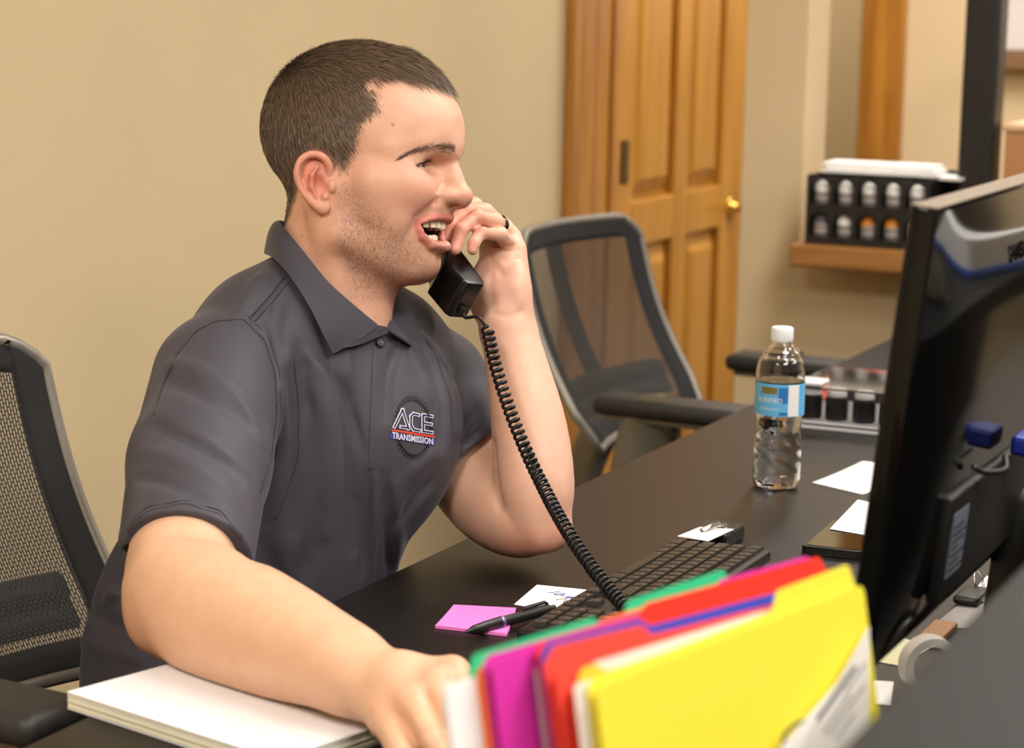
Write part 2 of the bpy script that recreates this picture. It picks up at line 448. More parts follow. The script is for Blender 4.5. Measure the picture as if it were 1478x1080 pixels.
def make_chair(label):
    t = thing('office_chair', label, 'chair', (0, 0, 0), 0)
    bm = bmesh.new(); grid_surface(bm, lins(-0.80, 0.80, 25), lins(0.10, 0.90, 21), 0)
    o = obj('mesh_panel', bm, M_mesh, t, True, local=True); o['label'] = 'see-through woven mesh'
    bm = bmesh.new()
    grid_surface(bm, lins(-1, -0.80, 6), lins(0, 1, 25), 0); grid_surface(bm, lins(0.80, 1, 6), lins(0, 1, 25), 0)
    grid_surface(bm, lins(-0.80, 0.80, 21), lins(0.90, 1, 4), 0); grid_surface(bm, lins(-0.80, 0.80, 21), lins(0, 0.10, 4), 0)
    bmesh.ops.remove_doubles(bm, verts=bm.verts, dist=1e-5)
    bm.normal_update(); bmesh.ops.solidify(bm, geom=bm.faces[:], thickness=0.006)
    obj('border_band', bm, M_cfab, t, True, local=True)
    loop = [back_pt(u, 0, -0.004) for u in lins(-1, 1, 17)] + [back_pt(1, v, -0.004) for v in lins(0.05, 1, 20)] + \
           [back_pt(u, 1, -0.004) for u in lins(0.95, -1, 25)] + [back_pt(-1, v, -0.004) for v in [0.95 - 0.05 * i for i in range(20)]]
    bm = bmesh.new(); tube(bm, loop, 0.0080, 8)
    obj('back_frame', bm, M_cframe, t, True, local=True)
    bm = bmesh.new()
    tube(bm, [back_pt(0, v, -0.03) for v in lins(0.0, 0.95, 10)], 0.016, 8, sy=1.2)
    obj('spine', bm, M_cblack, t, True, local=True)
    bm = bmesh.new()
    for v in (0.24, 0.16):
        tube(bm, [back_pt(u, v, -0.012) for u in lins(-0.75, 0.75, 13)], 0.02, 8, sx=0.4)
    obj('lumbar_support', bm, M_cblack, t, True, local=True)
    bm = bmesh.new(); bx(bm, (-0.24, -0.245, 0.425), (0.25, 0.245, 0.495), 0.03, 4)
    obj('seat', bm, M_cfab, t, True, local=True)
    bm = bmesh.new(); bx(bm, (-0.16, -0.12, 0.37), (0.12, 0.12, 0.425), 0.01)
    obj('mechanism', bm, M_cblack, t, local=True)
    bm = bmesh.new()
    tube(bm, spline([(-0.05, 0, 0.39), (-0.20, 0, 0.40), (-0.285, 0, 0.48), (-0.235, 0, 0.62)], 6), 0.03, 10, sy=1.6)
    obj('back_bracket', bm, M_cbracket, t, True, local=True)
    for s in (-1, 1):
        arm = obj('armrest', box((-0.115, s * 0.285 - 0.045, 0.672), (0.155, s * 0.285 + 0.045, 0.704), 0.014, 4), M_cpad, t, True, local=True)
        bm = bmesh.new()
        tube(bm, spline([(-0.02, s * 0.13, 0.44), (-0.03, s * 0.26, 0.45), (-0.04, s * 0.295, 0.52), (-0.02, s * 0.29, 0.66), (0.02, s * 0.288, 0.674)], 6), 0.026, 10, sx=1.9, sy=0.8)
        bx(bm, (-0.10, s * 0.285 - 0.03, 0.662), (0.13, s * 0.285 + 0.03, 0.674), 0.004)
        obj('arm_post', bm, M_cbracket, t, True, local=True, angle=40)
    bm = bmesh.new(); lathe(bm, [(0.028, 0.10), (0.028, 0.25), (0.02, 0.25), (0.02, 0.375)], 20)
    obj('gas_column', bm, M_cblack, t, True, local=True, angle=40)
    for k in range(5):
        a = 2 * PI * k / 5 + 0.3
        c, s = math.cos(a), math.sin(a)
        bm = bmesh.new(); tube(bm, [(0.02 * c, 0.02 * s, 0.125), (0.18 * c, 0.18 * s, 0.10), (0.30 * c, 0.30 * s, 0.07)], [0.026, 0.022, 0.016], 8)
        leg = obj('base_leg', bm, M_cblack, t, True, local=True)
        bm = bmesh.new(); lathe(bm, [(0.012, -0.022), (0.027, -0.018), (0.027, 0.018), (0.012, 0.022)], 16, basis((0.305 * c, 0.305 * s, 0.0275), (c, s, 0), (0, 0, 1), (-s, c, 0)))
        obj('caster', bm, M_cblack, leg, True, local=True, angle=40)
    return t
def copy_tree(o, parent=None):
    c = o.copy(); COL.objects.link(c)
    if parent is not None: c.parent = parent
    for ch in [q for q in ALL_CH.get(o.name, [])]: copy_tree(ch, c)
    return c
chair_a = make_chair('black mesh office chair at the left edge, the man is sitting on it')
ALL_CH = {}
for q in bpy.data.objects:
    if q.parent: ALL_CH.setdefault(q.parent.name, []).append(q)
chair_b = copy_tree(chair_a)
chair_b['label'] = 'empty black mesh office chair standing in front of the oak door'
for c in (chair_a, chair_b): c['group'] = 'mesh office chairs along the desk'
# dark cabinet added out of view to keep the monitor back's reflection dark
cab = thing('reflection_blocker', 'unseen dark brown cabinet added past the counter end to darken the monitor reflection', 'cabinet', (3.55, -0.75, 0))
M_cab = mat('cabinet_dark', rgb(34, 27, 23), 0.5)
obj('body', box((3.34, -1.45, 0.0), (3.85, -0.06, 1.5), 0.004), M_cab, cab)
for y_ in (-0.75, -1.44):
    dr_ = obj('door', box((3.318, y_ + 0.004, 0.06), (3.338, y_ + 0.68, 1.48), 0.003), M_cab, cab)
    bm = bmesh.new(); tube(bm, [(3.30, y_ + 0.1, 0.8), (3.295, y_ + 0.1, 0.82), (3.295, y_ + 0.1, 0.92), (3.30, y_ + 0.1, 0.94)], 0.006, 8); obj('handle', bm, M_cframe, dr_, True)
# the man's left armrest is slid outward on its rail
for q in ALL_CH[chair_a.name]:
    if q.name.split('.')[0] in ('armrest', 'arm_post'):
        q.location = (0.035, 0, 0.022)
for q in ALL_CH[chair_a.name]:
    if q.name.split('.')[0] in ('armrest', 'arm_post') and sum(v.co.y for v in q.data.vertices) > 0: q.location = (0.0, 0.15, -0.06)
chair_a.location = (1.95, 1.33, 0); chair_a.rotation_euler = (0, 0, math.radians(-96))
chair_b.location = (3.86, 1.30, 0); chair_b.rotation_euler = (0, 0, math.radians(-94))
# ================================================================== things on the desk
M_gloss = mat('gloss_black', (0.003, 0.003, 0.003, 1), 0.09, spec=0.25)
M_plast = mat('matte_black_plastic', rgb(24, 23, 23), 0.45)
M_key = mat('key_black', rgb(30, 28, 27), 0.38)
M_kbody = mat('keyboard_body', rgb(20, 19, 19), 0.35)
M_ink = mat('legend_white', rgb(150, 148, 146), 0.6)
M_paper = mat('paper_white', rgb(238, 236, 234), 0.8)
M_txt = mat('printed_grey', rgb(84, 82, 84), 0.7)
M_bluein = mat('blue_ink', rgb(58, 56, 150), 0.6)
M_clear = mat('clear_plastic', (1, 1, 1, 1), 0.05, Transmission_Weight=1.0, IOR=1.25)

# ---------------- monitor, back to the camera
mb = PY(1258, 950, 0.44)
mon = thing('monitor', 'glossy black flat monitor seen from behind, standing on the desk at the right', 'monitor', (mb.x + 0.44, 0.415, DT))
TM = math.radians(5.5)
mM = basis((mb.x, 0.44, mb.z), (1, 0, 0), (0, math.cos(TM), math.sin(TM)), (0, -math.sin(TM), math.cos(TM)))
MW, MH = 0.66, 0.349
bm = bmesh.new(); bx(bm, (0, 0.0, -0.013), (MW, 0.021, MH), 0.0025, 3, mM)
obj('bezel', bm, M_gloss, mon, True, angle=35)
bm = bmesh.new(); bx(bm, (0.018, 0.0205, 0.018), (MW - 0.018, 0.0216, MH - 0.018), 0, 1, mM)
obj('screen', bm, mat('screen_dark', (0.01, 0.01, 0.012, 1), 0.15), mon)
# shallow domed back shell
bm = bmesh.new(); N1, N2 = 28, 20
g = []
for i in range(N1 + 1):
    row = []
    for j in range(N2 + 1):
        u, v = i / N1, j / N2
        e = min(u, 1 - u) * 6; f = min(v, 1 - v) * 5
        dome = (1 - math.exp(-e * 1.6)) * (1 - math.exp(-f * 1.6))
        row.append(bm.verts.new(mM @ Vector((0.004 + u * (MW - 0.008), -0.0155 * dome, -0.009 + v * (MH + 0.005)))))
    g.append(row)
for i in range(N1):
    for j in range(N2): bm.faces.new((g[i][j], g[i + 1][j], g[i + 1][j + 1], g[i][j + 1]))
obj('back_shell', bm, M_gloss, mon, True)
bm = bmesh.new()
bx(bm, (0.118, -0.0195, 0.018), (0.56, -0.008, 0.108), 0.003, 4, mM)
obj('connector_housing', bm, M_plast, mon, True, angle=35)
bm = bmesh.new(); bx(bm, (0.0, 0.0, MH - 0.0002), (MW, 0.020, MH + 0.0003), 0, 1, mM)
obj('top_edge', bm, mat('dusty_lit_top', rgb(120, 104, 84), 0.5, noise=0.4, nscale=600), mon)  # dust and the ceiling light on it are both in this tan
bm = bmesh.new(); bx(bm, (0.128, -0.0205, 0.038), (0.180, -0.0192, 0.092), 0, 1, mM)
lab = obj('rating_label', bm, mat('label_grey', rgb(98, 104, 116), 0.5), mon); lab['label'] = 'grey printed rating label'
bm = bmesh.new()
for k in range(7): bx(bm, (0.132, -0.0211, 0.043 + k * 0.006), (0.132 + (0.045, 0.030, 0.048, 0.022, 0.040, 0.047, 0.033)[k], -0.0204, 0.0452 + k * 0.006), 0, 1, mM)
obj('print', bm, mat('label_ink', rgb(36, 38, 44), 0.6), lab)
bm = bmesh.new(); bx(bm, (0.305, -0.050, 0.112), (0.345, -0.022, 0.130), 0.004, 2, mM); bx(bm, (0.33, -0.062, 0.115), (0.345, -0.046, 0.127), 0.003, 2, mM)
vga = obj('video_plug', bm, mat('plug_blue', rgb(28, 44, 140), 0.4), mon); vga['label'] = 'blue video plug'
bm = bmesh.new(); tube(bm, spline([mM @ Vector(q) for q in ((0.345, -0.056, 0.121), (0.36, -0.07, 0.10), (0.31, -0.075, 0.05), (0.27, -0.05, 0.0), (0.27, -0.02, -0.06))], 8), 0.004, 8)
obj('cable', bm, M_plast, mon, True)
bm = bmesh.new(); tube(bm, spline([mM @ Vector(q) for q in ((0.25, -0.03, 0.122), (0.225, -0.036, 0.116), (0.20, -0.024, 0.116), (0.175, -0.020, 0.124))], 8), 0.0026, 8)
obj('cable', bm, M_plast, mon, True)
bm = bmesh.new(); bx(bm, (0.405, -0.035, -0.12), (0.485, 0.0, 0.06), 0.012, 3, mM)
obj('stand_neck', bm, M_plast, mon, True, angle=40)
bm = bmesh.new(); lathe(bm, [(0.0, 0.0005), (0.118, 0.0005), (0.121, 0.004), (0.118, 0.009), (0.06, 0.014), (0.0, 0.016)], 40, Matrix.Translation((mb.x + 0.44, 0.415, DT)) @ Matrix.Diagonal((1, 0.55, 1, 1)))
obj('stand_base', bm, M_gloss, mon, True, angle=40)
lp = mM @ Vector((0.262, -0.0178, 0.272))
tM = basis(lp, mM.to_3x3() @ Vector((1, 0, 0)), mM.to_3x3() @ Vector((0, 0, 1)), mM.to_3x3() @ Vector((0, -1, 0)))
textobj('maker_name', 'SAMSUNG', 0.021, basis(mM @ Vector((0.268, -0.0186, 0.291)), (1, 0, 0), mM.to_3x3() @ Vector((0, 0, 1)), mM.to_3x3() @ Vector((0, -1, 0))),
        mat('maker_print', rgb(6, 6, 6), 0.9), mon, ext=0.0004, sx=1.15, offset=0.0006, align='LEFT')

# things on the counter beside the monitor, seen mirrored in its glossy back
wp = thing('paper_stack', 'white paper stack on a blue binder, standing on the far part of the counter', 'papers', (2.72, 0.13, 1.0505))
wp.rotation_euler = (0, 0, 0.35)
obj('paper_pile', box((-0.14, -0.09, 0.014), (0.14, 0.09, 0.075), 0.002), M_paper, wp, local=True)
obj('blue_binder', box((-0.145, -0.095, 0.0005), (0.145, 0.095, 0.014), 0.003), mat('binder_blue', rgb(60, 96, 190), 0.5), wp, local=True)['label'] = 'blue binder cover'
bh = thing('brochure_holder', 'clear brochure holder with cream leaflets on the counter, mirrored in the monitor back', 'holder', (2.2, 0.16, 1.0505))
bm = bmesh.new(); bx(bm, (-0.06, -0.03, 0.0005), (0.06, 0.03, 0.003)); bx(bm, (-0.06, 0.027, 0.003), (0.06, 0.03, 0.06)); bx(bm, (-0.06, -0.03, 0.003), (0.06, -0.027, 0.10)); bx(bm, (-0.06, -0.027, 0.003), (-0.057, 0.027, 0.06)); bx(bm, (0.057, -0.027, 0.003), (0.06, 0.027, 0.06))
obj('clear_pocket', bm, M_clear, bh, local=True)
for k in range(4): obj('leaflet', box((-0.05, -0.022 + 0.009 * k, 0.0035), (0.05, -0.019 + 0.009 * k, 0.11 - 0.012 * k)), mat('leaflet_cream', rgb(222, 214, 178), 0.7), bh, local=True)

# ---------------- keyboard (front edge faces the man, +y)
KX0, KX1, KY0, KY1 = 1.985, 2.412, 0.757, 0.872
kb = thing('keyboard', 'black desktop keyboard lying behind the coloured folders', 'keyboard', ((KX0 + KX1) / 2, (KY0 + KY1) / 2, DT))
kM = basis(((KX0 + KX1) / 2, (KY0 + KY1) / 2, DT), (-1, 0, 0), (0, -1, 0), (0, 0, 1)) @ Matrix.Rotation(math.radians(2.2), 4, 'X')
kw, kd = KX1 - KX0, KY1 - KY0
bm = bmesh.new(); bx(bm, (-kw / 2, -kd / 2 - 0.006, 0.002), (kw / 2, kd / 2 + 0.002, 0.0165), 0.004, 3, kM)
obj('keyboard_body', bm, M_kbody, kb, True, angle=40)
key_mesh = {}
def key(cx, cy, wu, du=1.0):
    k_ = (round(wu, 2), du)
    U = 0.0178
    if k_ not in key_mesh:
        b = bmesh.new(); w_, d_ = wu * U - 0.0022, du * U - 0.0022
        v0 = [b.verts.new((sx * w_ / 2, sy * d_ / 2, 0)) for sx, sy in ((-1, -1), (1, -1), (1, 1), (-1, 1))]
        v1 = [b.verts.new((sx * (w_ / 2 - 0.0013), sy * (d_ / 2 - 0.0013), 0.0042)) for sx, sy in ((-1, -1), (1, -1), (1, 1), (-1, 1))]
        b.faces.new(v1)
        for i in range(4): b.faces.new((v0[i], v0[(i + 1) % 4], v1[(i + 1) % 4], v1[i]))
        # the printed legend: a small mark on the cap
        lx, ly = -w_ / 2 + 0.0055, d_ / 2 - 0.006
        f = b.faces.new([b.verts.new((lx + sx * 0.0009, ly + sy * 0.0014, 0.0044)) for sx, sy in ((-1, -1), (1, -1), (1, 1), (-1, 1))])
        f.material_index = 1
        me = bpy.data.meshes.new('key'); bmesh.ops.recalc_face_normals(b, faces=b.faces); b.to_mesh(me); b.free(); me.materials.append(M_key); me.materials.append(M_ink)
        key_mesh[k_] = me
    o = bpy.data.objects.new('key', key_mesh[k_]); COL.objects.link(o); o.parent = kb
    o.matrix_local = Matrix.Translation(-kb.location) @ kM @ Matrix.Translation((cx, cy, 0.0165))
U_ = 0.0178
x0_ = -kw / 2 + 0.006
rows = [([1.25, 1.25, 1.25, 6.25, 1.25, 1.25, 1.25, 1.25], 0.0), ([2.25] + [1] * 10 + [2.75], 0.0), ([1.75] + [1] * 11 + [2.25], 0.0), ([1.5] + [1] * 12 + [1.5], 0.0), ([1] * 13 + [2], 0.0), ([1] * 15, 0.006)]
for r_, (ws, dy) in enumerate(rows):
    y_ = -kd / 2 + 0.002 + U_ * (r_ + 0.5) + dy * 0.5
    x_ = x0_
    for w_ in ws:
        key(x_ + w_ * U_ / 2, y_, w_); x_ += w_ * U_
    x_ = x0_ + 15 * U_ + 0.006
    if r_ in (0, 1, 3, 4, 5):
        for c in range(3):
            if r_ == 1 and c != 1: continue
            key(x_ + (c + 0.5) * U_, y_, 1)
    x_ += 3 * U_ + 0.006
    for c in range(4):
        if r_ < 5 and x_ + (c + 1) * U_ < kw / 2: key(x_ + (c + 0.5) * U_, y_, 1)

# ---------------- notepad under his forearm
def pad_mat():
    m = bpy.data.materials.new('ruled_paper'); m.use_nodes = True; nt = m.node_tree; b = nt.nodes['Principled BSDF']
    b.inputs['Roughness'].default_value = 0.8
    tc = nt.nodes.new('ShaderNodeTexCoord'); sp = nt.nodes.new('ShaderNodeSeparateXYZ'); mo = nt.nodes.new('ShaderNodeMath'); mo.operation = 'PINGPONG'; mo.inputs[1].default_value = 0.0034
    lt = nt.nodes.new('ShaderNodeMath'); lt.operation = 'LESS_THAN'; lt.inputs[1].default_value = 0.0003
    mx = nt.nodes.new('ShaderNodeMix'); mx.data_type = 'RGBA'; mx.inputs['A'].default_value = rgb(240, 238, 238); mx.inputs['B'].default_value = rgb(176, 178, 216)
    nt.links.new(tc.outputs['Object'], sp.inputs[0]); nt.links.new(sp.outputs['X'], mo.inputs[0]); nt.links.new(mo.outputs[0], lt.inputs[0]); nt.links.new(lt.outputs[0], mx.inputs['Factor']); nt.links.new(mx.outputs['Result'], b.inputs['Base Color'])
    return m
M_ruled = pad_mat()
M_pg1 = mat('page_edge_white', rgb(222, 220, 222), 0.85, noise=0.06, nscale=200); M_pg2 = mat('page_edge_yellow', rgb(226, 220, 190), 0.85)
pA = PZ(97, 997, 0.757); PL, PWD = 0.262, 0.216
px_ = Vector((-0.27, -0.963, 0)).normalized(); py_ = Vector((0, 0, 1)).cross(px_)
pad = thing('notepad', 'thick white ruled notepad on the desk corner under his forearm', 'notepad', (pA + px_ * PL / 2 + py_ * PWD / 2 - Vector((0, 0, 0.017))))
pad.rotation_euler = (0, 0, math.atan2(py_.y, py_.x))
for k in range(7):
    bm = bmesh.new(); d_ = random.uniform(-0.0012, 0.0012)
    z0 = 0.0003 + k * 0.00236
    # local x across the pad (py_), local y along it
    bx(bm, (-PWD / 2 + d_, -PL / 2 + d_ * 0.7, z0), (PWD / 2 + d_, PL / 2 + d_, z0 + 0.0022), 0.0005, 1)
    m = [M_pg1, M_pg2][k % 2]
    o = obj('page_block', bm, [M_ruled if k == 6 else m, m], pad, local=True)
    if k == 6:
        for p in o.data.polygons:
            p.material_index = 0 if p.normal.z > 0.9 else 1

# ---------------- sticky notes, card, pen
def quad_sheet(name, pts, th, m, parent=None, curl=0.0, n=6):
    """a thin sheet through four corner points (a,b,c,d in order)"""
    a, b, c, d = [Vector(p) for p in pts]
    bm = bmesh.new(); top = []; bot = []
    for i in range(n + 1):
        rt = []; rb = []
        for j in range(n + 1):
            u, v = i / n, j / n
            p = (a * (1 - u) + b * u) * (1 - v) + (d * (1 - u) + c * u) * v
            p = p + Vector((0, 0, curl * (u ** 2) * (0.4 + 0.6 * v)))
            rt.append(bm.verts.new(p + Vector((0, 0, th)))); rb.append(bm.verts.new(p))
        top.append(rt); bot.append(rb)
    for i in range(n):
        for j in range(n):
            bm.faces.new((top[i][j], top[i + 1][j], top[i + 1][j + 1], top[i][j + 1])); bm.faces.new((bot[i][j], bot[i][j + 1], bot[i + 1][j + 1], bot[i + 1][j]))
    for i in range(n):
        bm.faces.new((top[i][0], bot[i][0], bot[i + 1][0], top[i + 1][0])); bm.faces.new((top[i][n], top[i + 1][n], bot[i + 1][n], bot[i][n]))
        bm.faces.new((top[0][i], top[0][i + 1], bot[0][i + 1], bot[0][i])); bm.faces.new((top[n][i], bot[n][i], bot[n][i + 1], top[n][i + 1]))
    return obj(name, bm, m, parent)
M_pink = mat('pink_paper', rgb(246, 128, 206), 0.8)
st = thing('sticky_notes', 'small pad of bright pink sticky notes under the pen', 'sticky notes', PZ(690, 898, DT))
c4 = [PZ(x, y, DT + 0.0004) for x, y in ((628, 907), (655, 879), (745, 887), (731, 919))]
quad_sheet('note_pad', c4, 0.0022, M_pink, st)
quad_sheet('top_note', [p + Vector((0, 0, 0.0026)) for p in c4], 0.0003, M_pink, st, curl=0.004)
c4 = [PZ(x, y, DT + 0.0004) for x, y in ((742, 873), (775, 845), (855, 853), (812, 886))]
card = thing('note_card', 'white card with blue handwriting beside the keyboard', 'card', PZ(795, 862, DT))
quad_sheet('card_sheet', c4, 0.0006, M_paper, card)
ctr_ = PZ(817, 861, DT + 0.0013)
textobj('handwriting', '10-440', 0.019, basis(ctr_, (-0.42, -0.90, 0), (0.90, -0.42, 0), (0, 0, 1)), M_bluein, card, ext=0.0001, shear=0.25)
bm = bmesh.new(); c_ = PZ(801, 876, DT + 0.003)
tube(bm, spline([c_ + Vector(q) for q in ((-0.02, -0.02, 0), (0.0, -0.012, 0.003), (0.022, -0.004, 0.001), (0.018, 0.006, 0.0))], 5), 0.004, 8, sy=0.5)
obj('clear_clip', bm, M_clear, card, True)
pa, pb = PZ(671, 913, DT + 0.0075), PZ(801, 877, DT + 0.0085)
pen = thing('pen', 'black clickable pen lying across the pink sticky notes', 'pen', (pa + pb) / 2 - Vector((0, 0, 0.008)))
ax = (pb - pa); L_ = ax.length; ax.normalize(); sd = ax.orthogonal().normalized(); pM = basis(pa, sd, ax.cross(sd), ax)
bm = bmesh.new(); lathe(bm, [(0.0045, 0.012), (0.0058, 0.03), (0.0060, 0.052), (0.0056, 0.054), (0.0056, L_ - 0.012), (0.0045, L_ - 0.008), (0.0, L_ - 0.007)], 16, pM); obj('barrel', bm, M_plast, pen, True, angle=40)
bm = bmesh.new(); lathe(bm, [(0.0006, 0.0), (0.0014, 0.002), (0.0046, 0.0125)], 16, pM); obj('tip', bm, M_plast, pen, True)
bm = bmesh.new(); lathe(bm, [(0.0061, 0.050), (0.0064, 0.051), (0.0064, 0.053), (0.0061, 0.054)], 16, pM); o = obj('ring', bm, mat('violet_metal', rgb(150, 120, 190), 0.3, metal=0.7), pen, True); o['label'] = 'violet metal ring'
bm = bmesh.new(); lathe(bm, [(0.0032, L_ - 0.008), (0.0032, L_ - 0.001), (0.0, L_)], 12, pM); obj('button', bm, M_plast, pen, True)
up_ = Vector((0, 0, 1)); bm = bmesh.new(); tube(bm, [pa + ax * (L_ - 0.012) + up_ * 0.006, pa + ax * (L_ - 0.016) + up_ * 0.0085, pa + ax * (L_ - 0.048) + up_ * 0.0078], 0.0016, 6, sx=1.4); obj('pocket_clip', bm, M_plast, pen, True)

# ---------------- badge on its clip
bz = [PZ(x, y, DT + 0.02) for x, y in ((978, 775), (1010, 762), (1059, 765), (1022, 782))]
bd = thing('name_badge', 'white badge card propped on a small black clip past the keyboard', 'badge', PZ(1020, 787, DT))
quad_sheet('badge_card', bz, 0.001, M_paper, bd)
bm = bmesh.new(); c_ = PZ(1022, 787, DT); bx(bm, (c_.x - 0.02, c_.y - 0.028, DT + 0.0005), (c_.x + 0.05, c_.y + 0.02, DT + 0.0195), 0.003); obj('black_clip', bm, M_plast, bd)
bm = bmesh.new(); q_ = (bz[1] + bz[2]) / 2; tube(bm, spline([q_ + Vector(q) for q in ((-0.03, 0.008, 0.002), (-0.01, 0.0, 0.006), (0.0, -0.006, 0.007), (0.005, -0.012, 0.002))], 5), 0.0035, 8, sy=0.5); obj('clear_strap', bm, M_clear, bd, True)

# ---------------- water bottle
bp = PZ(1120, 703, DT)
bot = thing('water_bottle', 'clear plastic water bottle with white cap and blue label on the desk', 'bottle', bp)
def brad(z):
    """outer radius of the bottle at height z"""
    K = [(0.0, 0.024), (0.004, 0.0295), (0.012, 0.0315), (0.05, 0.0310), (0.075, 0.0285), (0.095, 0.0305), (0.098, 0.0318), (0.142, 0.0320), (0.152, 0.0318), (0.164, 0.0300), (0.176, 0.0245), (0.185, 0.0175), (0.191, 0.0130), (0.194, 0.0125), (0.200, 0.0125)]
    for (z0, r0), (z1, r1) in zip(K, K[1:]):
        if z <= z1:
            t = (z - z0) / (z1 - z0); t = t * t * (3 - 2 * t)
            return r0 + (r1 - r0) * t
    return K[-1][1]
def bottle_skin(off, z0, z1, nz, na=64, cap=True):
    V = []; Fq = []
    for j in range(nz + 1):
        z = z0 + (z1 - z0) * j / nz
        for i in range(na):
            a = 2 * PI * i / na
            r = brad(z) + off
            if 0.014 < z < 0.09:
                r += 0.0009 * math.sin(6 * a + z * 330) * math.sin(PI * (z - 0.014) / 0.076)
            if z < 0.014: r -= 0.0022 * max(0, math.cos(5 * a)) * (1 - z / 0.014)
            V.append((r * math.cos(a), r * math.sin(a), z))
    for j in range(nz):
        for i in range(na):
            Fq.append((j * na + i, j * na + (i + 1) % na, (j + 1) * na + (i + 1) % na, (j + 1) * na + i))
    if cap:
        Fq.append(tuple(range(na - 1, -1, -1))); Fq.append(tuple(nz * na + i for i in range(na)))
    return V, Fq
V, Fq = bottle_skin(0.0, 0.0012, 0.199, 90)
V2, F2 = bottle_skin(-0.0006, 0.002, 0.199, 90)
nV = len(V)
Fq = Fq[:-2] + [tuple(range(63, -1, -1))]; F2 = F2[:-2] + [tuple(range(63, -1, -1))]
top = [(90 * 64 + i, 90 * 64 + (i + 1) % 64, nV + 90 * 64 + (i + 1) % 64, nV + 90 * 64 + i) for i in range(64)]
M_pet = mat('clear_bottle_plastic', (1, 1, 1, 1), 0.02, Transmission_Weight=1.0, IOR=1.5)
M_water = mat('water', (1, 1, 1, 1), 0.0, Transmission_Weight=1.0, IOR=1.33)
meshobj('shell', V + V2, Fq + [tuple(reversed([nV + q for q in f])) for f in F2] + top, M_pet, bot, local=True)
Vw, Fw = bottle_skin(-0.0010, 0.0026, 0.142, 70)
meshobj('water', Vw, Fw, M_water, bot, local=True).data.set_sharp_from_angle(angle=math.radians(40))
bm = bmesh.new()
prof = [(0.0, 0.211), (0.0132, 0.211), (0.0142, 0.2095), (0.0142, 0.1935), (0.0136, 0.1925), (0.0128, 0.1925)]
lathe(bm, list(reversed(prof)), 40, cap=False)
for k in range(40):
    a = 2 * PI * (k + 0.5) / 40; tube(bm, [(0.0142 * math.cos(a), 0.0142 * math.sin(a), 0.1945), (0.0142 * math.cos(a), 0.0142 * math.sin(a), 0.2085)], 0.0005, 4)
obj('cap', bm, mat('cap_white', rgb(236, 236, 236), 0.45), bot, True, local=True, angle=40)
def cyl_patch(bm, r, a0, a1, z0, z1, n=24):
    A = [bm.verts.new((r * math.cos(a0 + (a1 - a0) * i / n), r * math.sin(a0 + (a1 - a0) * i / n), z0)) for i in range(n + 1)]
    B = [bm.verts.new((r * math.cos(a0 + (a1 - a0) * i / n), r * math.sin(a0 + (a1 - a0) * i / n), z1)) for i in range(n + 1)]
    for i in range(n): bm.faces.new((A[i], A[i + 1], B[i + 1], B[i]))
bm = bmesh.new(); cyl_patch(bm, 0.0324, 0, 2 * PI, 0.0985, 0.1405, 72); bmesh.ops.remove_doubles(bm, verts=bm.verts, dist=1e-5)
lbl = obj('bottle_label', bm, mat('label_blue', rgb(104, 184, 232), 0.45), bot, True, local=True); lbl['label'] = 'blue paper band with white lettering'
ac = math.atan2(-bp.y, -bp.x)   # towards the visitor side
bm = bmesh.new(); cyl_patch(bm, 0.0326, ac + 0.35, ac + 0.85, 0.099, 0.14); obj('white_panel', bm, M_paper, lbl, True, local=True)
bm = bmesh.new(); cyl_patch(bm, 0.0326, ac - 0.78, ac - 0.10, 0.1275, 0.1365); obj('gold_panel', bm, mat('label_gold', rgb(126, 116, 60), 0.5), lbl, True, local=True)
bm = bmesh.new(); cyl_patch(bm, 0.03255, ac - 0.05, ac + 0.34, 0.116, 0.1365); cyl_patch(bm, 0.03255, ac - 0.0, ac + 0.34, 0.100, 0.1045); obj('dark_blue_panel', bm, mat('label_deep_blue', rgb(42, 120, 190), 0.45), lbl, True, local=True)
def cyl_text(s, size, am, zm, m, name):
    Vt, Ft = textmesh(s, size, 0.0)
    Vn = [(0.03265 * math.cos(am + v[0] / 0.0326), 0.03265 * math.sin(am + v[0] / 0.0326), zm + v[1]) for v in Vt]
    meshobj(name, Vn, Ft, m, lbl, False, local=True)
cyl_text('PURIFIED', 0.0088, ac - 0.42, 0.119, M_paper, 'lettering')
cyl_text('drinking water', 0.0046, ac - 0.42, 0.1085, M_paper, 'lettering')

# ---------------- clear organizer box behind the bottle
ab = thing('acrylic_organizer', 'clear acrylic organizer with white lids and dark items behind the bottle', 'organizer', (3.34, 0.90, DT))
bm = bmesh.new()
x0, x1, y0, y1 = 3.25, 3.46, 0.80, 1.0
for lo, hi in (((x0, y0, DT + 0.012), (x0 + 0.003, y1, DT + 0.06)), ((x1 - 0.003, y0, DT + 0.012), (x1, y1, DT + 0.06)), ((x0, y0, DT + 0.012), (x1, y0 + 0.003, DT + 0.06)), ((x0, y1 - 0.003, DT + 0.012), (x1, y1, DT + 0.06)), ((x0, y0, DT + 0.0605), (x1, y1, DT + 0.063)), ((x0 + 0.10, y0, DT + 0.012), (x0 + 0.103, y1, DT + 0.06))):
    bx(bm, lo, hi)
obj('case', bm, M_clear, ab)
obj('added_dark_back', box((x1 - 0.012, y0 + 0.004, DT + 0.0122), (x1 - 0.006, y1 - 0.004, DT + 0.058)), mat('panel_dark', rgb(40, 36, 34), 0.4), ab)  # opaque sheet added so the case looks dark inside
bm = bmesh.new(); bx(bm, (x0 - 0.004, y0 - 0.004, DT + 0.0005), (x1 + 0.004, y1 + 0.004, DT + 0.005), 0.001); bx(bm, (x0 - 0.002, y0 - 0.002, DT + 0.008), (x1 + 0.002, y1 + 0.002, DT + 0.012), 0.001)
obj('tray_rim', bm, mat('tray_silver', rgb(196, 194, 196), 0.3), ab)
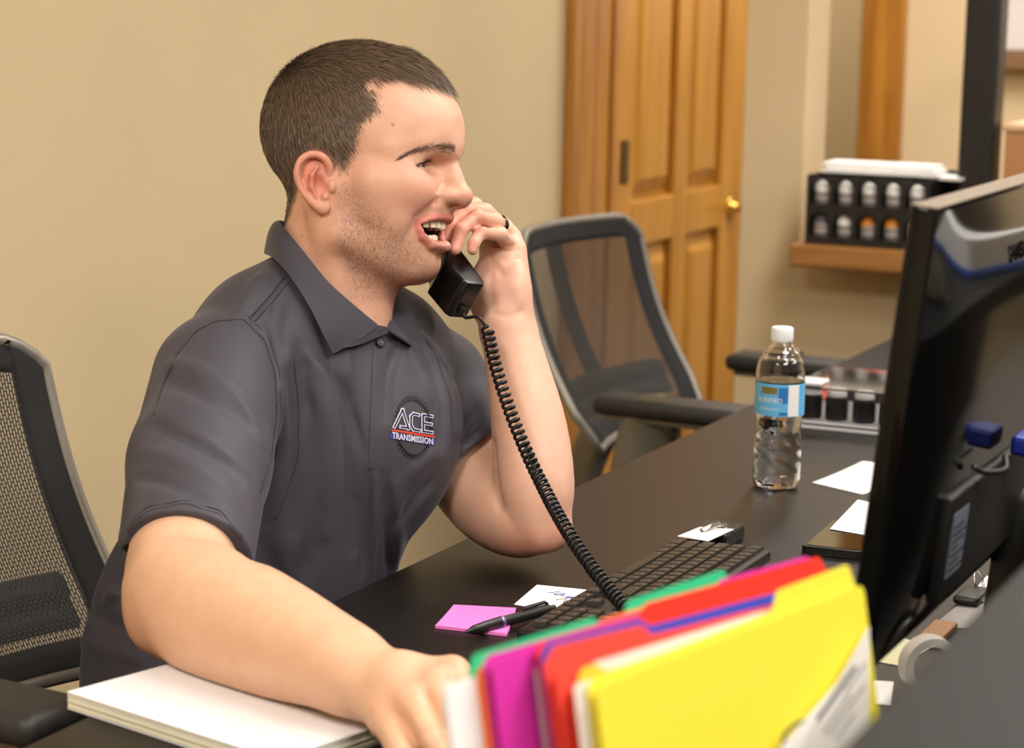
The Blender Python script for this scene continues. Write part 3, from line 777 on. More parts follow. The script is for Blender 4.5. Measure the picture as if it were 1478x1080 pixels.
M_lid = mat('lid_white', rgb(232, 230, 230), 0.4)
for k, yy in enumerate((0.975, 0.935, 0.893, 0.852)):
    bm = bmesh.new(); lathe(bm, [(0.016, 0.0), (0.017, 0.002), (0.017, 0.033), (0.013, 0.036)], 20, Matrix.Translation((x0 + 0.03, yy, DT + 0.0122)))
    obj('black_jar', bm, mat('jar_dark', rgb(24, 22, 24), 0.2), ab, True, angle=40)
    if k < 3:
        bm = bmesh.new(); lathe(bm, [(0.0145, 0.036), (0.0145, 0.043), (0.012, 0.0455), (0.0, 0.0455)], 20, Matrix.Translation((x0 + 0.03, yy, DT + 0.0122)))
        obj('white_lid', bm, M_lid, ab, True, angle=40)
bm = bmesh.new(); bx(bm, (x0 + 0.02, 0.81, DT + 0.0122), (x0 + 0.09, 0.832, DT + 0.045), 0.006); obj('brown_block', bm, mat('brown_item', rgb(112, 76, 56), 0.6), ab)
bm = bmesh.new(); bx(bm, (x0 + 0.01, 0.955, DT + 0.0632), (x0 + 0.055, 0.994, DT + 0.069), 0.002); obj('white_packet', bm, M_lid, ab)
# salmon cloth behind it
bm = bmesh.new()
cl = thing('red_cloth', 'crumpled salmon red cloth behind the acrylic organizer', 'cloth', (3.62, 0.93, DT))
bmesh.ops.create_grid(bm, x_segments=30, y_segments=30, size=0.5)
for v in bm.verts:
    x, y = v.co.x, v.co.y
    r2 = max(0.0, 1 - (4 * (x * x + y * y)) ** 1.5)
    z = 0.016 * r2 ** 0.5 * (0.75 + 0.5 * math.sin(9 * x + 3 * math.sin(7 * y))) + 0.012 * r2 * math.sin(17 * y + 6 * x) + 0.012 * math.exp(-((x - 0.0) ** 2 + (y - 0.18) ** 2) * 60)
    v.co = Vector((3.60 + 0.19 * x, 0.93 + 0.30 * y, DT + 0.002 + max(0, z)))
bm.normal_update(); bmesh.ops.solidify(bm, geom=bm.faces[:], thickness=0.0015)
obj('folded_cloth', bm, mat('salmon_cloth', rgb(190, 88, 76), 0.85), cl, True)

# ---------------- papers, phone, small things near the monitor
def sheet(name, label, pix, z, m=M_paper, curl=0.0, cat='paper', sub='sheet'):
    pts = [PZ(x, y, z) for x, y in pix]
    c = sum(pts, Vector()) / len(pts)
    t = thing(name, label, cat, (c.x, c.y, DT))
    quad_sheet(sub, pts, 0.0005, m, t, curl)
    return t
sheet('folded_paper', 'white folded paper on the desk between the bottle and the monitor', ((1173, 697), (1245, 671), (1330, 690), (1245, 714)), DT + 0.0006, curl=0.012)
ph = thing('mobile_phone', 'black mobile phone lying beside the monitor left edge', 'phone', PZ(1210, 785, DT))
c_ = PZ(1222, 785, DT)
phM = basis((c_.x, c_.y, DT + 0.0006), (1, 0.05, 0), (-0.05, 1, 0), (0, 0, 1))
bm = bmesh.new(); extrude_poly(bm, rrect(0.15, 0.074, 0.010), 0.0095, phM); obj('case', bm, M_plast, ph, True, angle=40)
bm = bmesh.new(); extrude_poly(bm, rrect(0.138, 0.064, 0.006), 0.0006, phM @ Matrix.Translation((0, 0, 0.0096))); obj('screen', bm, M_gloss, ph)
sheet('loose_paper', 'white loose paper resting above the mobile phone beside the monitor', ((1198, 764), (1238, 722), (1300, 735), (1262, 775)), DT + 0.0115)
# things seen under the monitor, beyond the counter edge
c_ = PZ(1342, 962, DT + 0.027); c_.z = DT + 0.0005
tp = thing('tape_roll', 'white ring of tape standing on edge under the monitor', 'tape', c_)
bm = bmesh.new(); n = 40
R1 = [(0.0275, -0.009), (0.0275, 0.009), (0.0195, 0.009), (0.0195, -0.009)]
rings = [[bm.verts.new((z * 0.8 + r * math.cos(2 * PI * i / n) * 0.6, z * 0.6 - r * math.cos(2 * PI * i / n) * 0.8, 0.0275 + r * math.sin(2 * PI * i / n))) for i in range(n)] for r, z in R1]
for k in range(4):
    a_, b_ = rings[k], rings[(k + 1) % 4]
    for i in range(n): bm.faces.new((a_[i], a_[(i + 1) % n], b_[(i + 1) % n], b_[i]))
obj('tape_ring', bm, mat('tape_white', rgb(198, 194, 186), 0.5), tp, True, local=True, angle=40)
sheet('yellowed_paper', 'pale yellow paper beside the tape roll under the monitor', ((1262, 955), (1305, 922), (1345, 935), (1300, 962)), DT + 0.0004, mat('paper_cream', rgb(214, 210, 170), 0.8))
bm = bmesh.new(); c_ = PZ(1350, 922, DT); bx(bm, (c_.x - 0.03, c_.y - 0.012, DT + 0.0003), (c_.x + 0.045, c_.y + 0.012, DT + 0.008), 0.002)
t = thing('wooden_strip', 'brown wooden strip beyond the tape roll', 'strip', (c_.x, c_.y, DT)); obj('strip_body', bm, mat('strip_wood', rgb(150, 104, 62), 0.5), t)
sheet('grey_notebook_sheet', 'grey cloth-like sheet under the monitor between the tape and the keys', ((1345, 905), (1390, 868), (1440, 874), (1400, 908)), DT + 0.0004, mat('sheet_grey', rgb(150, 146, 142), 0.9, noise=0.15, nscale=500))
sheet('white_card', 'white card near the monitor stand behind the keys', ((1395, 866), (1424, 832), (1470, 836), (1440, 872)), DT + 0.0012)
c_ = PZ(1408, 862, DT)
kr = thing('key_ring', 'metal key ring with black fob beside the white card', 'keys', c_)
bm = bmesh.new(); n = 24; q_ = c_ + Vector((0.012, 0.0, 0.014)); tube(bm, [q_ + Vector((0.016 * math.cos(2 * PI * i / n), 0.004 * math.sin(2 * PI * i / n), 0.0115 * math.sin(2 * PI * i / n))) for i in range(n + 1)], 0.0013, 8, cap=False)
obj('ring', bm, mat('steel', rgb(190, 186, 180), 0.2, metal=1.0), kr, True)
bm = bmesh.new(); bx(bm, (c_.x - 0.05, c_.y - 0.014, DT + 0.0018), (c_.x + 0.006, c_.y + 0.014, DT + 0.012), 0.005, 3); obj('fob', bm, M_plast, kr, True, angle=40)
sheet('white_slip', 'white slip of paper at the counter edge under the monitor', ((1258, 1016), (1262, 983), (1290, 985), (1285, 1018)), DT + 0.0005)

# ---------------- coloured folders
FO = Vector((1.147, 0.463, DT + 0.0005)); FE = Vector((0.952, -0.307, 0)).normalized(); FN = Vector((0.307, 0.952, 0)).normalized()
LEAN = 0.20
HF = 0.2405
def fold_pt(s, z, o):
    """point of the stack: s along the folders, z up, o the place in the stack at the folder tops; the stack leans back"""
    return FO + FE * s + FN * (o - LEAN * (HF - z)) + Vector((0, 0, z))
def fold_at(px, py, o):
    """(s, z) where the line of sight of a photo pixel meets the leaning plane of place o"""
    r = ray(px, py); n = FN - Vector((0, 0, 1)) * LEAN; n.normalize()
    t = (fold_pt(0, HF, o) - CAMLOC).dot(n) / r.dot(n)
    q = CAMLOC + r * t - FO
    return q.dot(FE), q.z
FD = thing('file_sorter', 'black wire file sorter that holds the coloured folders upright', 'file sorter', FO + FE * 0.15 - FN * 0.01)
bm = bmesh.new()
SLOT = [-0.0045, 0.0215, 0.047, 0.0715, 0.099]
for o_ in SLOT:
    for s_ in (0.09, 0.25):
        tube(bm, [fold_pt(s_, 0.0017, o_), fold_pt(s_, 0.07, o_)], 0.0009, 6)
    tube(bm, [fold_pt(0.09, 0.07, o_), fold_pt(0.25, 0.07, o_)], 0.0009, 6)
for s_ in (0.09, 0.25): tube(bm, [fold_pt(s_, 0.0012, SLOT[0]), fold_pt(s_, 0.0012, SLOT[-1])], 0.0009, 6)
obj('wire_frame', bm, M_plast, FD)
def leaf(name, off0, off1, s0, s1, h, th, m, parent, tab=None, tabz=None, splay=0.0, rad=0.006, z0=0.0026, slope=0.0):
    """one upright sheet: outline in (s, z), bottom at offset off0 and top at off1 along the stack"""
    out = [(s0, z0), (s1, z0)]
    def corner(cx, cz, a0):
        return [(cx + rad * math.cos(math.radians(a0 + 90 * k / 4)), cz + rad * math.sin(math.radians(a0 + 90 * k / 4))) for k in range(5)]
    if tab is None:
        out += corner(s1 - rad, h - rad, 0) + corner(s0 + rad, h - rad, 90)
    else:
        ta, tb = tab
        if tb < s1 - 0.012: out += corner(s1 - rad, h - rad, 0) + [(tb + 0.006, h)]
        else: tb = s1 - 0.004; out += [(s1, h - 0.004)]
        out += [(tb, tabz - 0.002), (tb - 0.003, tabz), (ta + 0.003, tabz), (ta, tabz - 0.002)]
        if ta > s0 + 0.012: out += [(ta - 0.006, h)] + corner(s0 + rad, h - rad, 90)
        else: out += [(s0, h - 0.002)]
    bm = bmesh.new(); A = []; B = []
    for s, z in out:
        z = z * (1 + slope * (s - (s0 + s1) / 2)) if z > 0.1 else z
        p = fold_pt(s, z, off0 + (off1 - off0) * (z / h) + splay * ((s - s0) / (s1 - s0) - 0.5) * (z / h))
        A.append(bm.verts.new(p)); B.append(bm.verts.new(p + FN * th))
    bm.faces.new(A); bm.faces.new(list(reversed(B)))
    for i in range(len(A)): bm.faces.new((A[i], B[i], B[(i + 1) % len(A)], A[(i + 1) % len(A)]))
    return obj(name, bm, m, parent)
def fcol(name, r, g, b): return mat('folder_' + name, rgb(r, g, b), 0.65)
def folder(label, m, off, wide, left, right, tab=None, splay=0.0):
    """left/right: photo pixels of the upper corners; tab: pixels of its two upper corners"""
    t = thing('file_folder', label, 'folder', fold_pt(0.14, 0, off), group='coloured folders in the sorter')
    ob = off + wide * 0.5; wb = 0.15 * wide
    s0, h = fold_at(*left, ob); s1, h1 = fold_at(*right, ob)
    slope = (h1 - h) / (s1 - s0) / h; h = 0.5 * (h + h1)
    tb = None; tz = None
    if tab:
        ta, za = fold_at(*tab[0], off + wide); tb_, zb = fold_at(*tab[1], off + wide); tb = (ta, tb_); k_ = 0.5 * (ta + tb_) - (s0 + s1) / 2; tz = max(h + 0.006, 0.5 * (za + zb) / (1 + slope * k_))
    leaf('front_cover', off + 0.001, off, s0, s1, h - 0.001, 0.0005, m, t, splay=splay, slope=slope)
    leaf('back_cover', off + 0.0022, off + wide, s0, s1, h, 0.0005, m, t, tb, tz, splay=splay, slope=slope)
    return t
def paper_in(label, m, off, left, right, lean=0.0, n=1):
    t = thing('paper_sheaf', label, 'paper', fold_pt(0.12, 0, off), group='paper sheaves between the folders')
    s0, h = fold_at(*left, off); s1, h1 = fold_at(*right, off)
    for k in range(n): leaf('sheet', off + k * 0.0012, off + k * 0.0016, s0 + 0.002 * (k % 2), s1, h - 0.0012 * k, 0.0004, m, t, rad=0.001)
    return t
folder('bright yellow folder at the very front of the stack', fcol('yellow', 236, 220, 60), 0.0, 0.0065, (853, 987), (1240, 840), ((1120, 853), (1224, 816)))
paper_in('white paper standing right behind the front yellow folder', mat('paper_manila', rgb(226, 216, 206), 0.8), 0.0095, (828, 990), (1190, 872))
folder('golden yellow folder between the two cream white papers', fcol('gold', 252, 196, 48), 0.0120, 0.0035, (836, 985), (1180, 872), ((838, 970), (866, 961)))
paper_in('tall cream paper standing behind the golden yellow folder', mat('paper_manila', rgb(226, 216, 206), 0.8), 0.0185, (857, 957), (1190, 868))
folder('salmon red folder with its tab at the left', fcol('salmon', 234, 70, 54), 0.0240, 0.008, (792, 958), (1190, 858), ((796, 938), (930, 898)))
folder('deep blue folder behind the salmon red one', fcol('blue', 50, 68, 178), 0.0345, 0.004, (783, 948), (1190, 839), ((786, 933), (928, 891)))
paper_in('pale blue white paper between the blue and magenta folders', mat('paper_pale_blue', rgb(206, 214, 232), 0.8), 0.0480, (772, 968), (1120, 868))
folder('scarlet red folder with a long tab at the right', fcol('scarlet', 238, 46, 24), 0.0405, 0.005, (777, 932), (1195, 816), ((931, 888), (1192, 803)))
folder('magenta folder in the middle of the stack', fcol('magenta', 208, 40, 160), 0.0510, 0.006, (703, 950), (1180, 815), ((1037, 843), (1160, 807)))
folder('orange folder behind the magenta one', fcol('orange', 252, 124, 44), 0.0600, 0.003, (690, 965), (1150, 828), ((866, 898), (1028, 846)))
paper_in('white papers standing between the orange and green folders', M_paper, 0.0650, (642, 990), (1000, 882), 0, 3)
folder('green folder with its tab at the left', fcol('green', 40, 186, 128), 0.0760, 0.004, (678, 972), (1060, 850), ((682, 948), (860, 889)))
folder('green folder at the back with its tab in the middle', fcol('green', 40, 186, 128), 0.0840, 0.006, (684, 966), (1060, 842), ((905, 868), (1040, 824)))
# printed sheet leaning on the right end of the yellow folder
pr_ = thing('printed_sheet', 'grey printed sheet leaning across the right end of the yellow folder', 'paper', fold_pt(0.27, 0, -0.03))
def on_front(px, py, o_):
    s, z = fold_at(px, py, o_); return fold_pt(s, z, o_)
pts = [on_front(1254, 905, -0.010), on_front(1210, 984, -0.011), on_front(1128, 1078, -0.014), on_front(1120, 1130, -0.018), on_front(1252, 1130, -0.016), on_front(1252, 1010, -0.012)]
bm = bmesh.new(); A = [bm.verts.new(p) for p in pts]; B = [bm.verts.new(p - FN * 0.0006) for p in pts]
bm.faces.new(A); bm.faces.new(list(reversed(B)))
for i in range(6): bm.faces.new((A[i], B[i], B[(i + 1) % 6], A[(i + 1) % 6]))
obj('sheet', bm, mat('paper_grey', rgb(212, 206, 198), 0.8), pr_)
bm = bmesh.new()
ea = (pts[2] - pts[0]).normalized(); eb = ((pts[5] - pts[0]) - ea * (pts[5] - pts[0]).dot(ea)).normalized()
for k, (d_, a0, a1, hh) in enumerate(((0.007, 0.03, 0.085, 0.003), (0.013, 0.02, 0.05, 0.0012), (0.018, 0.045, 0.09, 0.0012), (0.023, 0.03, 0.10, 0.0012), (0.030, 0.05, 0.10, 0.0012))):
    p0 = pts[0] + ea * a0 + eb * d_ - FN * 0.0016; p1 = pts[0] + ea * a1 + eb * d_ - FN * 0.0016
    bm.faces.new([bm.verts.new(q) for q in (p0, p1, p1 + eb * hh, p0 + eb * hh)])
obj('printed_lines', bm, M_txt, pr_)
bm = bmesh.new()
tube(bm, spline([on_front(x, y, -0.012) for x, y in ((1128, 1085), (1133, 1062), (1145, 1048), (1160, 1041), (1172, 1043), (1180, 1052))], 5), 0.0011, 8)
obj('wire_loop', bm, M_plast, pr_, True)
# ---------------- mail rack on the sill
rz = 0.8765
rk = thing('literature_rack', 'black ten slot desktop rack standing on the oak sill', 'rack', (4.66, 1.255, rz))
rx0, ry0, ry1, rh = 4.575, 1.135, 1.385, 0.142
ft = 0.006
NCOL = 5; cw = (ry1 - ry0) / NCOL
def rack_front(z0, z1):
    """front plate with arched openings: one strip of quads per column"""
    bm = bmesh.new()
    def quadprism(p):
        A = [bm.verts.new((rx0, y, z)) for y, z in p]; B = [bm.verts.new((rx0 + ft, y, z)) for y, z in p]
        bm.faces.new(A); bm.faces.new(list(reversed(B)))
        for i in range(len(p)): bm.faces.new((A[i], B[i], B[(i + 1) % len(p)], A[(i + 1) % len(p)]))
    for c in range(NCOL):
        a, b = ry0 + c * cw, ry0 + (c + 1) * cw
        m_ = 0.0042; r = (cw - 2 * m_) / 2; cy = (a + b) / 2; zt = z1 - 0.006 - r
        quadprism([(a, z0), (a + m_, z0), (a + m_, z1), (a, z1)]); quadprism([(b - m_, z0), (b, z0), (b, z1), (b - m_, z1)])
        quadprism([(a + m_, z0), (b - m_, z0), (b - m_, z0 + 0.008), (a + m_, z0 + 0.008)])
        for k in range(8):
            t0, t1 = PI * k / 8, PI * (k + 1) / 8
            quadprism([(cy + r * math.cos(t0), zt + r * math.sin(t0)), (cy + r * math.cos(t0), z1), (cy + r * math.cos(t1), z1), (cy + r * math.cos(t1), zt + r * math.sin(t1))])
    return bm
for z0 in (rz + 0.008, rz + 0.075):
    obj('slot_front', rack_front(z0, z0 + 0.063), M_black, rk)
bm = bmesh.new()
bx(bm, (rx0, ry0, rz), (rx0 + 0.19, ry1, rz + 0.008)); bx(bm, (rx0, ry0, rz + 0.071), (rx0 + 0.06, ry1, rz + 0.075))
bx(bm, (rx0 + 0.06, ry0, rz + 0.008), (rx0 + 0.064, ry1, rz + rh)); bx(bm, (rx0, ry0 - 0.004, rz), (rx0 + 0.17, ry0, rz + rh)); bx(bm, (rx0, ry1, rz), (rx0 + 0.17, ry1 + 0.004, rz + rh))
for c in range(1, NCOL): bx(bm, (rx0 + ft, ry0 + c * cw - 0.001, rz + 0.008), (rx0 + 0.06, ry0 + c * cw + 0.001, rz + rh - 0.004))
bx(bm, (rx0 + 0.168, ry0 - 0.065, rz + 0.02), (rx0 + 0.172, ry1, rz + rh + 0.012)); bx(bm, (rx0 + 0.06, ry0 - 0.062, rz), (rx0 + 0.17, ry0 - 0.004, rz + 0.10))
obj('rack_shell', bm, M_black, rk)
M_stw = mat('stamp_white', rgb(240, 238, 234), 0.4); M_stg = mat('stamp_grey', rgb(176, 166, 162), 0.6); M_sto = mat('stamp_orange', rgb(214, 136, 40), 0.5); M_stb = mat('stamp_beige', rgb(196, 178, 140), 0.5); M_std = mat('stamp_slate', rgb(96, 92, 102), 0.6)
ordn = ['leftmost', 'second', 'middle', 'fourth', 'rightmost']
for row, (z0, tops) in enumerate(((rz + 0.0755, [M_stw] * 5), (rz + 0.0085, [M_std, M_stw, M_sto, M_sto, M_stb]))):
    for c in range(5):
        yc = ry1 - (c + 0.5) * cw
        nm = {M_stw: 'white domed', M_std: 'slate grey', M_sto: 'orange topped', M_stb: 'beige topped'}[tops[c]]
        t = thing('sample_tube', f'{nm} tube in the {ordn[c]} slot of the {"upper" if row == 0 else "lower"} rack row', 'tube', (rx0 + 0.0275, yc, z0), group='tubes standing in the rack slots')
        bm = bmesh.new(); lathe(bm, [(0.0180, 0.0004), (0.0192, 0.002), (0.0192, 0.033)], 20); obj('tube_body', bm, M_stg, t, True, local=True, angle=40)
        bm = bmesh.new(); lathe(bm, [(0.0196, 0.0085), (0.0196, 0.0135)], 20, cap=False); lathe(bm, [(0.0196, 0.024), (0.0196, 0.027)], 20, cap=False); obj('label_band', bm, mat('band_dark', rgb(86, 80, 80), 0.7), t, True, local=True)
        bm = bmesh.new(); lathe(bm, [(0.0196, 0.033)] + [(0.0196 * math.cos(a), 0.036 + 0.0192 * math.sin(a)) for a in lins(0, PI / 2, 7)], 20); obj('domed_cap', bm, tops[c], t, True, local=True, angle=60)
# envelopes in the rack's top tray
for k, (lab, y0, y1, z, dx, tw) in enumerate((('long white envelope lying lowest on top of the black rack', ry0 - 0.005, ry1 - 0.012, 0.145, 0.0, 0.02), ('white envelope lying on the middle of the rack top pile', ry0 + 0.0, ry1 - 0.02, 0.152, 0.01, -0.03), ('topmost white envelope on the rack top pile', ry0 + 0.01, ry1 - 0.008, 0.159, 0.02, 0.01), ('creased white envelope hanging over the right end of the rack', ry0 - 0.055, ry0 + 0.03, 0.139, 0.03, -0.12))):
    t = thing('envelope', lab, 'envelope', (rx0 + 0.09 + dx, (y0 + y1) / 2, rz + z), tw, group='envelopes on the rack')
    hl = (y1 - y0) / 2
    obj('envelope_body', box((-0.055, -hl, 0), (0.055, hl, 0.006), 0.002, 2), M_paper, t, local=True)
    bm = bmesh.new(); extrude_poly(bm, [(-0.054, -hl + 0.003), (-0.054, hl - 0.003), (-0.01, 0.004), (-0.01, -0.004)], 0.0006, Matrix.Translation((0, 0, 0.0061))); obj('flap', bm, M_paper, t, local=True)
# cardboard box at the right end of the sill
cb = thing('cardboard_box', 'tan cardboard box standing on the sill right of the black post', 'box', (4.74, 0.90, 0.8765))
M_card = mat('cardboard', rgb(178, 128, 82), 0.8, noise=0.06, nscale=20)
b_ = PX(1451, 190, 4.66)
obj('box_body', box((4.66, b_.y - 0.25, 0.8768), (4.86, b_.y, b_.z), 0.004), M_card, cb)
obj('box_lid', box((4.655, b_.y - 0.255, b_.z), (4.865, b_.y + 0.005, b_.z + 0.016), 0.005), mat('cardboard_lid', rgb(216, 176, 134), 0.75), cb)
# ================================================================== implicit surfaces for the figure
class Field:
    """signed distance samples on a regular grid in a local frame (columns of B are its axes, O its origin in the world)"""
    def __init__(s, lo, hi, h, B, O):
        s.lo = np.array(lo, float); s.h = h; s.B = np.array(B, float); s.O = np.array(O, float)
        s.n = np.ceil((np.array(hi, float) - s.lo) / h).astype(int) + 1
        s.v = np.full(tuple(s.n), 0.2, np.float32)
    def ax(s, lo, hi):
        i0 = np.clip(np.floor((np.array(lo) - s.lo) / s.h).astype(int), 0, s.n)
        i1 = np.clip(np.ceil((np.array(hi) - s.lo) / s.h).astype(int) + 1, 0, s.n)
        sl = tuple(slice(a, b) for a, b in zip(i0, i1))
        g = [(s.lo[q] + s.h * np.arange(i0[q], i1[q])).astype(np.float32) for q in range(3)]
        return sl, g[0][:, None, None], g[1][None, :, None], g[2][None, None, :]
    def mix(s, sl, d, k, op):
        a = s.v[sl]
        if a.size == 0: return
        if op == 'add':
            hh = np.clip(0.5 + 0.5 * (a - d) / k, 0, 1); s.v[sl] = a + (d - a) * hh - k * hh * (1 - hh)
        elif op == 'sub':
            d = -d; hh = np.clip(0.5 - 0.5 * (a - d) / k, 0, 1); s.v[sl] = a + (d - a) * hh + k * hh * (1 - hh)
        elif op == 'and':
            hh = np.clip(0.5 - 0.5 * (a - d) / k, 0, 1); s.v[sl] = a + (d - a) * hh + k * hh * (1 - hh)
    def ell(s, c, r, k=0.01, op='add', R=None):
        """ellipsoid; R rows are its axes in the local frame"""
        c = np.array(c, float); r = np.array(r, float)
        ext = r if R is None else np.sqrt(((np.array(R) * r[:, None]) ** 2).sum(0))
        pad = 2.5 * k + 3 * s.h
        sl, X, Y, Z = s.ax(c - ext - pad, c + ext + pad)
        x, y, z = X - np.float32(c[0]), Y - np.float32(c[1]), Z - np.float32(c[2])
        if R is not None:
            R = np.array(R, np.float32); x, y, z = (R[q, 0] * x + R[q, 1] * y + R[q, 2] * z for q in range(3))
        r = r.astype(np.float32)
        q2 = (x / r[0]) ** 2 + (y / r[1]) ** 2 + (z / r[2]) ** 2
        k0 = np.sqrt(q2); k1 = np.sqrt((x / r[0] ** 2) ** 2 + (y / r[1] ** 2) ** 2 + (z / r[2] ** 2) ** 2) + 1e-6
        s.mix(sl, (k0 * (k0 - 1) / k1).astype(np.float32), k, op)
    def seg(s, a, b, X, Y, Z):
        a = np.array(a, np.float32); b = np.array(b, np.float32); ab = b - a; L2 = float(ab @ ab) + 1e-12
        px, py, pz = X - a[0], Y - a[1], Z - a[2]
        t = np.clip((px * ab[0] + py * ab[1] + pz * ab[2]) / L2, 0, 1)
        return np.sqrt((px - t * ab[0]) ** 2 + (py - t * ab[1]) ** 2 + (pz - t * ab[2]) ** 2), t
    def cone(s, a, b, ra, rb, k=0.01, op='add'):
        rm = max(ra, rb); pad = 2.5 * k + 3 * s.h + rm
        sl, X, Y, Z = s.ax(np.minimum(a, b) - pad, np.maximum(a, b) + pad)
        if 0 in s.v[sl].shape: return
        d, t = s.seg(a, b, X, Y, Z)
        s.mix(sl, (d - (ra + (rb - ra) * t)).astype(np.float32), k, op)
    def chain(s, pts, rs, k=0.01, op='add'):
        for a, b, ra, rb in zip(pts, pts[1:], rs, rs[1:]): s.cone(a, b, ra, rb, k, op)
    def dent(s, pts, sig, depth):
        """press a groove (depth > 0) or raise a ridge (depth < 0) along a polyline; sig and depth may be per-point lists"""
        pts = [np.array(p, float) for p in pts]
        sg = sig if isinstance(sig, (list, tuple)) else [sig] * len(pts)
        dp = depth if isinstance(depth, (list, tuple)) else [depth] * len(pts)
        P_ = np.array(pts); pad = 3 * max(sg)
        sl, X, Y, Z = s.ax(P_.min(0) - pad, P_.max(0) + pad)
        if 0 in s.v[sl].shape: return
        best = None
        for i in range(max(1, len(pts) - 1)):
            j = min(i + 1, len(pts) - 1)
            d, t = s.seg(pts[i], pts[j], X, Y, Z)
            sgm = sg[i] + (sg[j] - sg[i]) * t; dd = dp[i] + (dp[j] - dp[i]) * t
            e = dd * np.exp(-(d / sgm) ** 2)
            best = e if best is None else np.where(np.abs(e) > np.abs(best), e, best)
        s.v[sl] += best.astype(np.float32)
    def plane(s, p, nrm, k, lo, hi):
        """keep only the side the normal points away from, inside the box lo..hi"""
        sl, X, Y, Z = s.ax(lo, hi)
        n = np.array(nrm, float); n /= np.linalg.norm(n)
        d = (X - p[0]) * n[0] + (Y - p[1]) * n[1] + (Z - p[2]) * n[2]
        s.mix(sl, d.astype(np.float32), k, 'and')
    def world(s, V): return V @ s.B.T + s.O
    def local(s, p): return (np.array(p, float) - s.O) @ s.B
    def sample(s, Q):
        f = (Q - s.lo) / s.h; i = np.clip(np.floor(f).astype(int), 0, s.n - 2); t = np.clip(f - i, 0, 1)
        out = 0
        for a in (0, 1):
            for b in (0, 1):
                for c in (0, 1):
                    w_ = (t[:, 0] if a else 1 - t[:, 0]) * (t[:, 1] if b else 1 - t[:, 1]) * (t[:, 2] if c else 1 - t[:, 2])
                    out = out + w_ * s.v[i[:, 0] + a, i[:, 1] + b, i[:, 2] + c]
        return out
    def grad(s, q):
        q = np.array(q, float); e = s.h * 1.5
        g = np.array([s.sample((q + d)[None])[0] - s.sample((q - d)[None])[0] for d in np.eye(3) * e])
        return g / (np.linalg.norm(g) + 1e-9)
    def hit(s, px, py, near=None):
        """first surface point (local) on the line of sight through a photo pixel"""
        r = np.array(ray(px, py)); o = s.local(CAMLOC); d = r @ s.B
        c = (s.lo + s.h * s.n / 2 - o) @ d / (d @ d)
        t = np.arange(c - 0.5, c + 0.5, s.h * 0.5)
        Q = o + t[:, None] * d
        ok = ((Q > s.lo) & (Q < s.lo + s.h * (s.n - 1))).all(1)
        Q = Q[ok]
        if len(Q) < 2: return None
        v = s.sample(Q)
        w_ = np.where((v[1:] < 0) & (v[:-1] >= 0))[0]
        if len(w_) == 0:
            return Q[np.argmin(v)]
        i = w_[0]; a = v[i] / (v[i] - v[i + 1])
        return Q[i] + a * (Q[i + 1] - Q[i])
    def surface(s):
        """naive surface nets: local vertices and quads"""
        v = s.v; S = v < 0
        nx, ny, nz = v.shape
        cnt = np.zeros((nx - 1, ny - 1, nz - 1), np.int8)
        for a in (0, 1):
            for b in (0, 1):
                for c in (0, 1): cnt += S[a:nx - 1 + a, b:ny - 1 + b, c:nz - 1 + c]
        I = np.argwhere((cnt > 0) & (cnt < 8))
        ids = np.full(cnt.shape, -1, np.int32); ids[I[:, 0], I[:, 1], I[:, 2]] = np.arange(len(I))
        acc = np.zeros((len(I), 3)); num = np.zeros(len(I))
        cor = {(a, b, c): v[I[:, 0] + a, I[:, 1] + b, I[:, 2] + c] for a in (0, 1) for b in (0, 1) for c in (0, 1)}
        for p in cor:
            for q in range(3):
                if p[q] == 0:
                    r = list(p); r[q] = 1; va, vb = cor[p], cor[tuple(r)]
                    m = (va < 0) != (vb < 0)
                    t = np.where(m, va / np.where(m, va - vb, 1), 0)
                    pt = np.tile(np.array(p, float), (len(I), 1)); pt[:, q] += t
                    acc[m] += pt[m]; num[m] += 1
        V = s.lo + s.h * (I + acc / num[:, None])
        Fs = []
        for q in range(3):
            a_, b_ = (q + 1) % 3, (q + 2) % 3
            sa = [slice(None)] * 3; sb = [slice(None)] * 3; sa[q] = slice(0, -1); sb[q] = slice(1, None)
            A, Bq = S[tuple(sa)], S[tuple(sb)]
            E = np.argwhere(A != Bq)
            E = E[(E[:, a_] > 0) & (E[:, b_] > 0) & (E[:, a_] < v.shape[a_] - 1) & (E[:, b_] < v.shape[b_] - 1)]
            ua = np.zeros(3, int); ua[a_] = 1; ub = np.zeros(3, int); ub[b_] = 1
            g = lambda X: ids[X[:, 0], X[:, 1], X[:, 2]]
            quad = np.stack([g(E - ua - ub), g(E - ub), g(E), g(E - ua)], 1)
            flip = ~A[E[:, 0], E[:, 1], E[:, 2]]
            quad[flip] = quad[flip][:, ::-1]
            Fs.append(quad)
        F = np.concatenate(Fs); F = F[(F >= 0).all(1)]
        if np.linalg.det(s.B) < 0: F = F[:, ::-1]
        return V, F
CB = np.array([[CR.x, CU.x, CF.x], [CR.y, CU.y, CF.y], [CR.z, CU.z, CF.z]])
CO = np.array(CAMLOC)
def Q(px, py, d):
    """camera-aligned working frame of the figure: right, up, away (metres)"""
    return np.array([(px - 739) / FPX * d, (540 - py) / FPX * d, d])
def QW(p): return np.array(p) @ CB.T + CO
def bspline(pts, n=8): return [np.array(p) for p in spline([Vector(tuple(p)) for p in pts], n)]
def dist_poly(V, pts):
    """distance from each vertex to a polyline"""
    best = np.full(len(V), 9.0)
    pts = [np.array(p, float) for p in pts]
    for a, b in zip(pts, pts[1:]) if len(pts) > 1 else [(pts[0], pts[0])]:
        ab = b - a; t = np.clip(((V - a) @ ab) / (ab @ ab + 1e-12), 0, 1)
        best = np.minimum(best, np.linalg.norm(V - a - t[:, None] * ab, axis=1))
    return best
